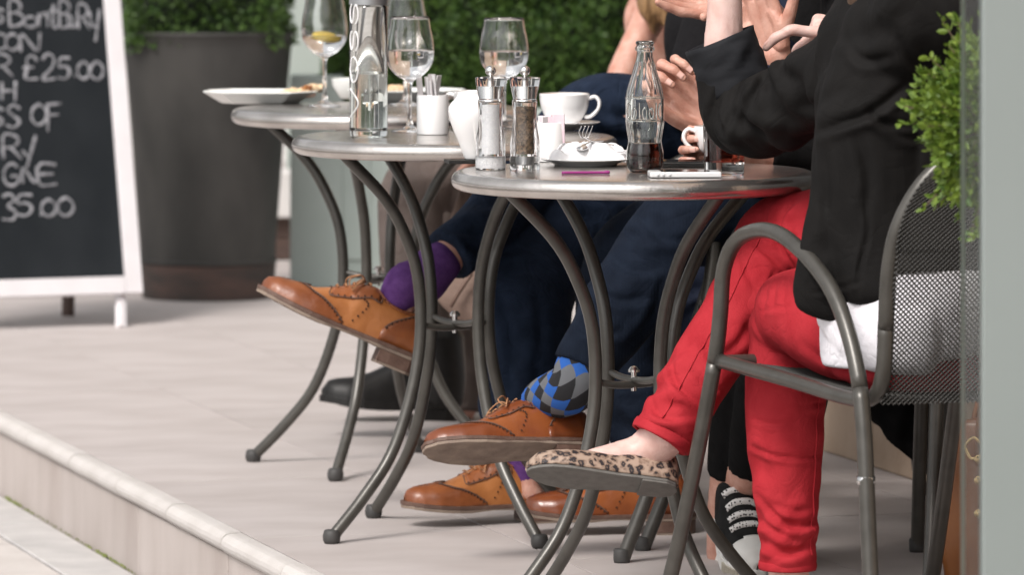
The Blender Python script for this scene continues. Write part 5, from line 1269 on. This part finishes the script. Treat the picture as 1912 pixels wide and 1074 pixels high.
for ch, ln in (('V', .058), ('O', .050), ('S', .042), ('S', .042)):
    g = Geo()
    for path in ({'O': [[(.5, 1), (.15, .8), (.04, .5), (.15, .2), (.5, 0), (.85, .2), (.96, .5), (.85, .8), (.5, 1)]], 'S': [[(.9, .78), (.7, .97), (.35, .97), (.1, .75), (.3, .54), (.7, .46), (.9, .25), (.65, .03), (.3, .03), (.08, .22)]]}.get(ch) or GL[ch]):
        pts = stroke_strip(path, 30) if ch != 'V' else path
        # reading upwards: letter x runs up the bottle, letter y runs to the left
        q = [on_cyl(R(-30) - .62 * y, zc + ln * x, rb + .0006) for (x, y) in pts]
        v, f, _ = sweep([W(k, .0017) for k in q], max(24, 2 * len(q)), 6); g.add(v, f)
    g.obj('letter', 'white_plastic', wb)
    zc += ln + .007

# cola bottle with fluted waist and raised script
p = on_table(1204, 322); cbt = thing('cola_bottle', p, 'contour glass cola bottle with dark cola at the bottom', 'bottle')
op = smooth_prof([(.0255, .004), (.0292, .010), (.0300, .030), (.0275, .046), (.0270, .054), (.0300, .072), (.0312, .085), (.0312, .100), (.0312, .118), (.0300, .128), (.0255, .146), (.0185, .168), (.0140, .186), (.0128, .196)], 60)
def fluted(profile, amp, m=60, nfl=10):
    V = []; F = []
    for (r, z) in profile:
        k = amp if (z < .083 or .124 < z < .178) and r > .012 else 0
        if z < .012: k = 0
        for j in range(m):
            a = 2 * math.pi * j / m; rr = max(1e-5, r + k * (abs(math.cos(a * nfl / 2)) - .6)); V.append((rr * math.cos(a), rr * math.sin(a), z))
    n = len(profile)
    for i in range(n - 1):
        for j in range(m): F.append((i * m + j, i * m + (j + 1) % m, (i + 1) * m + (j + 1) % m, (i + 1) * m + j))
    return V, F
lip = [(.0128, .197), (.0155, .199), (.0160, .203), (.0140, .206), (.0132, .208), (.0150, .210), (.0148, .213), (.0125, .2145), (.0100, .2135)]
inn = [(max(.0095, r - .0030), z) for (r, z) in op if z > .012][::-1]
full = [(.0005, .002), (.018, .003), (.024, .0006)] + op + lip + inn + [(.022, .010), (.0005, .009)]
V, F = fluted(full, .0013); g = Geo(); g.add(V, F); o = g.obj('glass', 'bottle_glass', cbt)
lq = [(.0005, .0086), (.0222, .0096)] + [(r + .0003, z) for (r, z) in inn[::-1] if z < .047]; lq += [(lq[-1][0], .0475), (lq[-1][0] - .002, .0468), (.0005, .0466)]
lathe_obj('cola', lq, 'cola', cbt, 48, sharp=50)
x0 = R(-66)
for k, (ch, wdt) in enumerate((('C', .40), ('o', .36), ('l', .2), ('a', .36), ('o', .34), ('l', .2), ('C', .40))):
    paths = {'l': [[(.5, 1), (.5, 0)]], 'a': [[(.8, .7), (.3, .65), (.15, .25), (.4, 0), (.8, .2), (.8, .7), (.85, 0)]]}.get(ch) or GL[ch]
    g = Geo()
    for path in paths:
        q = [on_cyl(x0 + wdt * x * .85, .088 + .026 * y, .0316) for (x, y) in stroke_strip(path, 18)]
        v, f, _ = sweep([W(s_, .0014, .0011) for s_ in q], max(18, len(q)), 6); g.add(v, f)
    g.obj('raised_letter', 'bottle_glass', cbt); x0 += wdt
for zz in (.0845, .1215):
    v, f, _ = sweep([W(on_cyl(2 * math.pi * k / 40, zz, .0316), .0009) for k in range(41)], 60, 6); g = Geo(); g.add(v, f); g.obj('raised_band', 'bottle_glass', cbt)

# heavy square-footed tumbler of cola
p = on_table(1352, 326); tg = thing('tumbler', p, 'straight thick based tumbler of cola below the black sleeve', 'glass', rz=R(14))
def rsq(r, z, m=48, e=.42):
    o_ = []
    for j in range(m):
        a = 2 * math.pi * j / m; c_, s_ = math.cos(a), math.sin(a); k = (abs(c_) ** (2 / e / 2 * .9 + 1.2) + abs(s_) ** (2 / e / 2 * .9 + 1.2)) ** (-1 / (2 / e / 2 * .9 + 1.2)); o_.append((r * k * c_, r * k * s_, z))
    return o_
def loft(rings_):
    V = [q for r in rings_ for q in r]; m = len(rings_[0]); F = [(i * m + j, i * m + (j + 1) % m, (i + 1) * m + (j + 1) % m, (i + 1) * m + j) for i in range(len(rings_) - 1) for j in range(m)]
    F.append(tuple(range(m))[::-1]); F.append(tuple((len(rings_) - 1) * m + j for j in range(m))); return V, F
g = Geo(); v, f = loft([rsq(.0285, 0), rsq(.0300, .0015), rsq(.0315, .06), rsq(.0335, .138), rsq(.0330, .1395), rsq(.0315, .1385), rsq(.0297, .06), rsq(.0285, .024), rsq(.026, .021)]); g.add(v, f); g.obj('glass', 'glass', tg, sharp=40)
g = Geo(); v, f = loft([rsq(.0263, .0206), rsq(.0288, .0238), rsq(.0299, .06), rsq(.0310, .096), rsq(.0300, .0955)]); g.add(v, f); g.obj('cola', 'cola_thin', tg, sharp=40)

# mills
def mill(px, py, label, filler):
    p = on_table(px, py); t = thing('mill', p, label, 'salt mill' if filler == 'salt' else 'pepper mill', 'clear acrylic mills')
    lathe_obj('base', [(.0005, 0), (.0245, 0), (.0252, .002), (.0248, .020), (.0240, .0225), (.0005, .0225)], 'acrylic', t, 40, sharp=40)
    lathe_obj('base_core', ([(.0005, .003), (.0185, .003), (.0185, .0205), (.0005, .0205)] if filler == 'salt' else [(.0005, .008), (.0095, .008), (.0105, .012), (.0105, .0215), (.0005, .0215)]), 'salt' if filler == 'salt' else 'brushed_cap', t, 30, sharp=40)
    wo_ = smooth_prof([(.0240, .0228), (.0246, .034), (.0238, .05), (.0210, .066), (.0196, .082), (.0200, .100), (.0215, .112)], 26)
    wi = [(.0150, .111), (.0150, .026)]
    lathe_obj('chamber', [(.0152, .0228)] + wo_ + wi + [(.0152, .0228)], 'acrylic', t, 44, sharp=40)
    lathe_obj(filler, [(.0005, .0262), (.0147, .0262), (.0147, .1075 if filler == 'salt' else .1045), (.0005, .1085 if filler == 'salt' else .1055)], 'salt' if filler == 'salt' else 'peppercorn', t, 30, sharp=40)
    lathe_obj('collar', [(.0005, .1123), (.0205, .1123), (.0212, .1136), (.0205, .1152), (.0005, .1152)], 'steel', t, 40, sharp=40)
    hp_ = smooth_prof([(.0190, .1155), (.0205, .122), (.0235, .136), (.0252, .148), (.0253, .151)], 16)
    lathe_obj('head', [(.0005, .1155)] + hp_ + [(.024, .1525), (.0005, .1525)], 'acrylic', t, 40, sharp=40)
    lathe_obj('spindle', [(.0005, .117), (.0165, .117), (.0165, .138), (.004, .1395), (.003, .151), (.0005, .151)], 'steel', t, 30, sharp=40)
    lathe_obj('knob', [(.003, .1528)] + [(.0088 * math.cos(R(a)) + .0002, .1625 + .0088 * math.sin(R(a))) for a in range(-70, 91, 16)] + [(.0005, .1713)], 'steel', t, 24, sharp=60)
    return t
mill(916, 317, 'clear mill filled with white salt', 'salt'); mill(980, 317, 'clear mill filled with dark peppercorns', 'pepper')

# white jug on a slim bill folder, sugar pots, cups and saucers
p = on_table(872, 306); bf = thing('bill_folder', p + Vector((.0, .006, 0)), 'slim dark bill folder under the white jug', 'folder', rz=R(10))
g = Geo(); box_geo(g, (0, 0, .0035), (.07, .055, .006)); g.obj('cover', 'leather_black', bf, smooth=False, bevel=.001)
jg = thing('milk_jug', p + Vector((.013, .008, .0070)), 'white porcelain jug standing behind the salt mill', 'jug')
pr = smooth_prof([(.0165, 0), (.0185, .004), (.026, .025), (.0385, .055), (.0445, .076), (.0430, .090), (.0330, .102), (.0300, .108), (.0315, .114)], 36)
lathe_obj('body', [(.0005, 0)] + pr + [(.0295, .1145)] + [(r - .003, z) for r, z in pr[::-1] if z > .006] + [(.0005, .006)], 'porcelain', jg, 48, sharp=60)
tube_obj('handle', [(.040, .01, .092, .004, .006), (.058, .014, .090, .004, .006), (.062, .015, .068, .004, .006), (.046, .011, .050, .004, .006)], 'porcelain', jg, n=24, m=10, ref=(0, 0, 1))
jg.rotation_euler.z = R(80)

def sugar_pot(px, py, label, r, h, pink):
    p = on_table(px, py); t = thing('sugar_pot', p, label, 'sugar pot', 'white sugar pots')
    lathe_obj('pot', [(.0005, 0), (r - .001, 0), (r, .001), (r, h - .001), (r - .0006, h), (r - .003, h), (r - .003, .004), (.0005, .004)], 'porcelain', t, 48, sharp=40)
    n = 11 if not pink else 6
    for k in range(n):
        a = random.uniform(0, 6.28); q = random.uniform(.1, .62) * r; lean = Vector((random.gauss(0, .10), random.gauss(0, .08), 1)).normalized()
        b = Vector((q * math.cos(a), q * math.sin(a), .006)); l_ = h + random.uniform(.018, .034) if not pink else h + random.uniform(.004, .012)
        rm = frame_matrix(b + lean * l_ / 2, Vector((math.cos(a * 2.1), math.sin(a * 2.1), 0)), lean).to_3x3()
        g = Geo(); box_geo(g, b + lean * l_ / 2, ((.014, .0022, l_) if not pink else (.019, .003, l_)), rm)
        g.obj('sachet', random.choice(('paper', 'paper', 'paper_grey')) if not pink else random.choice(('paper_pink', 'paper')), t, smooth=False, bevel=.0006)
    return t
sugar_pot(808, 251, 'white sugar pot holding tall paper sugar sticks', .0295, .073, False)
sugar_pot(1028, 302, 'white sugar pot holding pink sachets', .0235, .066, True)

def cup(px, py, label, hand_ang, held=False, with_saucer=True, s=1.0, group='white coffee cups'):
    p = on_table(px, py)
    if with_saucer:
        sc = thing('saucer', p, 'white saucer under the ' + label, 'saucer', 'white saucers')
        lathe_obj('dish', [(.0005, 0), (.026, 0), (.028, .003), (.050, .008), (.066, .014), (.0675, .0152), (.066, .0160), (.050, .0105), (.028, .006), (.0005, .006)], 'porcelain', sc, 48, sharp=60)
    zz = .0066 if with_saucer else 0
    c_ = thing('coffee_cup', p + Vector((0, 0, zz)), label, 'cup', group)
    pr = smooth_prof([(.021 * s, 0), (.0225 * s, .003 * s), (.024 * s, .005 * s), (.036 * s, .018 * s), (.0445 * s, .038 * s), (.0470 * s, .058 * s), (.0472 * s, .061 * s)], 28)
    lathe_obj('body', [(.0005, .001)] + pr + [(.0460 * s, .0618 * s)] + [(r - .0028, z + .001) for r, z in pr[::-1] if z > .008] + [(.0005, .008)], 'porcelain', c_, 56, sharp=60)
    lathe_obj('coffee', [(.0005, .0500 * s), (.0432 * s, .0500 * s), (.0005, .0495 * s)], 'coffee', c_, 40)
    ca, sa = math.cos(hand_ang), math.sin(hand_ang)
    tube_obj('handle', [(r * ca * s, r * sa * s, z * s, .0036, .0058) for (r, z) in ((.044, .052), (.058, .056), (.066, .046), (.063, .032), (.050, .020), (.040, .018))], 'porcelain', c_, n=30, m=12, ref=(-sa, ca, 0))
    return c_
cup(1054, 243, 'white coffee cup with its handle to the right, before the jeans', R(-8))
cup(893, 238, 'white coffee cup behind the white jug', R(160))
hc = A(1345, 272, 9.10); hcup = cup(1343, 300, 'white coffee cup held by its handle behind the tumbler', R(182), with_saucer=False, s=.92)
hcup.location = Vector((hc.x, 9.12, TOP + .005))

# side plate with napkin, fork and spoon
p = on_table(1093, 309); spl = thing('side_plate', p, 'white side plate under a folded napkin', 'plate')
lathe_obj('dish', [(.0005, 0), (.052, 0), (.054, .003), (.064, .0065), (.0735, .0100), (.0745, .0112), (.0730, .0118), (.060, .008), (.050, .006), (.0005, .006)], 'porcelain', spl, 56, sharp=60)
nap = thing('napkin', p + Vector((.006, .004, .0068)), 'folded white linen napkin on the side plate', 'napkin')
V = []; F = []; nx, ny = 40, 22
for i in range(nx + 1):
    for j in range(ny + 1):
        u, v_ = i / nx * 2 - 1, j / ny * 2 - 1
        env = max(0, 1 - abs(u) ** 4) * max(0, 1 - abs(v_) ** 4)
        z = .022 * env ** .45 + .011 * env * math.sin(u * 9 + v_ * 5 + 2 * noise.noise(Vector((u * 2, v_ * 2, 0)))) + .004 * env * noise.noise(Vector((u * 5, v_ * 4, 3)))
        V.append((u * .066 + .004 * v_, v_ * .040 + .012 * u * (v_ > 0), max(.0004, z)))
for i in range(nx):
    for j in range(ny): F.append((i * (ny + 1) + j, (i + 1) * (ny + 1) + j, (i + 1) * (ny + 1) + j + 1, i * (ny + 1) + j + 1))
g = Geo(); g.add(V, F); g.obj('cloth', 'linen', nap)
g = Geo()
for k, (z0_, off) in enumerate(((.0085, 0), (.012, .004))):
    v, f, _ = sweep([(.012 + off, -.036, z0_, .002, .0015), (.040, -.033 + off, z0_ + .004, .003, .0022), (.066, -.018 + off, z0_ + .006, .002, .0015)], 20, 8, ref=(0, 0, 1)); g.add(v, f)
g.obj('fold', 'linen', nap)
fk0 = Vector(nap.location) + Vector((-.004, -.012, .026))
fork = thing('fork', fk0, 'steel fork with its tines raised on the napkin', 'fork', 'cutlery on the napkin')
tube_obj('handle', [(.045, .02, .0, .0030, .0012), (.02, .01, .004, .0026, .0012), (.004, .002, .010, .0022, .0013), (-.004, -.001, .0145, .006, .0012)], 'steel', fork, n=24, m=8, ref=(0, 0, 1))
for k in range(4):
    x = -.0115 + k * .0062
    tube_obj('tine', [(x * .5 - .002, -.001, .0135, .0016, .001), (x - .001, -.002, .022, .0012, .001), (x + .003, -.003, .033, .0009, .0008)], 'steel', fork, n=12, m=7)
sp0 = Vector(nap.location) + Vector((-.012, -.036, .021))
spoon = thing('teaspoon', sp0, 'small steel teaspoon with its round bowl towards the viewer', 'teaspoon', 'cutlery on the napkin')
v, f, _ = sweep([(0, -.010, .001, .004, .002), (0, -.002, .002, .0095, .0035), (.001, .008, .004, .0085, .003), (.003, .016, .007, .003, .0016)], 18, 14, ref=(0, 0, 1)); Geo().add(v, f).obj('bowl', 'steel', spoon)
tube_obj('handle', [(.003, .014, .007, .0022, .0012), (.018, .035, .012, .0020, .0012), (.035, .055, .012, .0034, .0012)], 'steel', spoon, n=18, m=8, ref=(0, 0, 1))

# small things on the front table
p = on_table(1094, 326); pen = thing('sugar_stick', p, 'thin purple stick lying at the table edge before the side plate', 'sugar stick', rz=R(5))
tube_obj('stick', [(-.039, 0, .0026, .0024, .0024), (-.036, 0, .0026, .0027, .0026), (.030, 0, .0026, .0027, .0026), (.032, 0, .0030, .0032, .0031), (.037, 0, .0030, .0032, .0031)], 'purple_plastic', pen, n=30, m=10, ref=(0, 0, 1))
p = on_table(1278, 331); ph = thing('phone', p, 'white phone lying flat at the table edge', 'phone', rz=R(3))
g = Geo(); box_geo(g, (0, 0, .0050), (.115, .058, .0092)); g.obj('body', 'white_plastic', ph, smooth=False, bevel=.0022)
g = Geo(); box_geo(g, (0, 0, .0099), (.078, .051, .0009)); g.obj('screen', 'black_gloss', ph, smooth=False)
for x in (-.045, -.036, -.026):
    v, f = lathe([(.0005, -.0006), (.0026, -.0006), (.0028, 0), (.0026, .0006), (.0005, .0006)], 12); g = Geo(); g.add([Vector((q[0] + x, q[2] - .0292, q[1] + .0055)) for q in v], f); g.obj('button', 'white_plastic', ph)
p = on_table(1285, 311); wl = thing('wallet', p, 'flat dark leather wallet lying behind the cola bottle', 'wallet', rz=R(-4))
g = Geo(); box_geo(g, (0, 0, .0045), (.13, .07, .008)); g.obj('cover', 'leather_black', wl, smooth=False, bevel=.002)
g = Geo(); box_geo(g, (0, 0, .0094), (.112, .056, .0012)); g.obj('screen', 'black_gloss', wl, smooth=False)

# plates of food on the far table
def octo_plate(px, py, label, rx, ry, h, rz):
    p = on_table(px, py); t = thing('octagonal_plate', p, label, 'plate', 'white food plates', rz)
    def oct_(a, b, z): 
        c_ = .36; pts = [(a, b * c_), (a * .62, b), (-a * .62, b), (-a, b * c_), (-a, -b * c_), (-a * .62, -b), (a * .62, -b), (a, -b * c_)]; return [(x, y, z) for x, y in pts]
    g = Geo(); v, f = loft([oct_(rx * .66, ry * .66, 0), oct_(rx * .70, ry * .70, .002), oct_(rx, ry, h), oct_(rx - .004, ry - .004, h + .0025), oct_(rx * .68, ry * .68, .006), oct_(rx * .3, ry * .3, .005)]); g.add(v, f); g.obj('dish', 'plate_white', t, smooth=False, bevel=.002)
    return t
pa = octo_plate(487, 192, 'white octagonal plate jutting over the left edge of the far table', .118, .085, .024, R(-4))
pb = octo_plate(760, 188, 'white octagonal plate behind the tall water bottle', .125, .085, .022, R(3))
bowl_p = on_table(660, 184); bw = thing('bowl', bowl_p, 'small white sauce bowl between the far plates', 'bowl')
lathe_obj('dish', [(.0005, 0), (.026, 0), (.030, .004), (.044, .026), (.047, .042), (.0455, .0425), (.041, .026), (.026, .007), (.0005, .006)], 'plate_white', bw, 40, sharp=60)
def lump(name, label, cat, loc, s, material, seed, group, tip=None):
    t = thing(name, loc, label, cat, group)
    def post(co, n_): return co + n_ * (.004 * noise.noise(co * 90 + Vector((seed, 0, 0))))
    remesh_obj('crust', [sweep([W(Vector((-s[0], 0, s[2] * .3)), s[1] * .5, s[2] * .5), W(Vector((0, 0, s[2] * .6)), s[1], s[2] * .7), W(Vector((s[0], 0, s[2] * .8)), s[1] * .6, s[2] * .5)], 14, 12, ref=(0, 0, 1))], .0028, 1, material, t, post)
    if tip: remesh_obj('charred_tip', [sweep([W(Vector((s[0] * .7, -.002, s[2] * 1.05)), s[1] * .5), W(Vector((s[0] * 1.25, 0, s[2] * 1.45)), s[1] * .35)], 8, 10)], .0025, 1, 'char', t, post)
    return t
b0 = Vector(pa.location)
lump('toast', 'piece of toasted bread with a charred corner on the octagonal plate', 'food', b0 + Vector((.066, .01, .012)), (.030, .016, .014), 'bread', 1, 'food left on the far plates', True)
lump('toast', 'pale bread chunk in the middle of the octagonal plate', 'food', b0 + Vector((.105, .035, .020)), (.026, .02, .013), 'bread', 4, 'food left on the far plates')
lump('salmon', 'pink salmon slice at the right of the octagonal plate', 'food', b0 + Vector((.078, -.028, .012)), (.034, .014, .008), 'salmon', 7, 'food left on the far plates')
lump('crumb', 'dark crumb at the far left of the octagonal plate', 'food', b0 + Vector((-.055, .02, .012)), (.008, .006, .007), 'char', 9, 'food left on the far plates')
lump('crumb', 'dark crumb in the middle front of the octagonal plate', 'food', b0 + Vector((-.022, .006, .010)), (.009, .006, .007), 'char', 12, 'food left on the far plates')
b1 = Vector(pb.location)
lump('toast', 'piece of bread on the plate behind the water bottle', 'food', b1 + Vector((-.035, .0, .012)), (.03, .018, .016), 'bread', 15, 'food left on the far plates')

# ------------------------------------------------------------------ right foreground: glass screen, post, box topiary
PX = (1830 - 956) / FPX * 6.8
scr = thing('glass_screen', (PX, 6.8, 0), 'grey green post with a narrow clear glass pane at the right edge', 'screen')
g = Geo(); box_geo(g, (.15, 0, 1.1), (.30, .05, 2.3)); g.obj('post', 'post_paint', scr, smooth=False, bevel=.004)
g = Geo(); box_geo(g, (-.0095, 0, 1.1), (.019, .010, 2.3)); g.obj('pane', 'pane_glass', scr, smooth=False)
g = Geo(); box_geo(g, (-.0215, 0, 1.1), (.005, .0104, 2.3)); g.obj('pane_edge', 'pane_edge', scr, smooth=False)
bc = A(1880, 228, 7.55); bt = thing('box_topiary', (bc.x, bc.y, 0), 'bright green box bush trained on a stem behind the glass pane', 'shrub')
inv = Vector((bc.x, bc.y, 0)); cz = bc.z
def bush_sampler():
    d = Vector((random.gauss(0, 1), random.gauss(0, 1), random.gauss(0, 1))).normalized()
    r_ =   .112 * (1 + .22 * noise.noise(d * 2.3 + Vector((4, 1, 0))) + .16 * noise.noise(d * 5)) * random.uniform(.62, 1.04) ** .6
    return Vector((d.x * r_, d.y * r_ * .9, cz + d.z * r_ * 1.10)), d
leaf_cloud('foliage', 7500, bush_sampler, .0135, 'leaf_box', bt, tilt=.6)
spr = Geo(); LV = []
sprig_pts = []
for k in range(46):
    d = Vector((random.gauss(-.35, .8), random.gauss(-.2, .7), random.gauss(0, .9))).normalized(); r0 = .06; r1 = .118 * (1.05 + .25 * random.random())
    a = Vector((d.x * r0, d.y * r0, cz + d.z * r0 * 1.1)); b = Vector((d.x * r1, d.y * r1, cz + d.z * r1 * 1.16)); v, f, _ = sweep([W(a, .0014), W(b, .0008)], 4, 5); spr.add(v, f)
    sprig_pts.append((a, b, d))
spr.obj('twigs', 'bark', bt)
def sprig_sampler():
    a, b, d = random.choice(sprig_pts); q = random.uniform(.55, 1.05); return a.lerp(b, q), d
leaf_cloud('sprig_leaves', 700, sprig_sampler, .0145, 'leaf_box', bt, tilt=.7)
tube_obj('trunk', [(.012, 0, .17, .012, .012), (.012, 0, .6, .011, .011), (0, 0, cz - .03, .009, .009)], 'bark', bt, n=20, m=12)
lathe_obj('pot', [(.0005, 0), (.085, 0), (.105, .17), (.115, .175), (.115, .205), (.103, .205), (.098, .18), (.0005, .18)], 'terracotta', bt, 36)
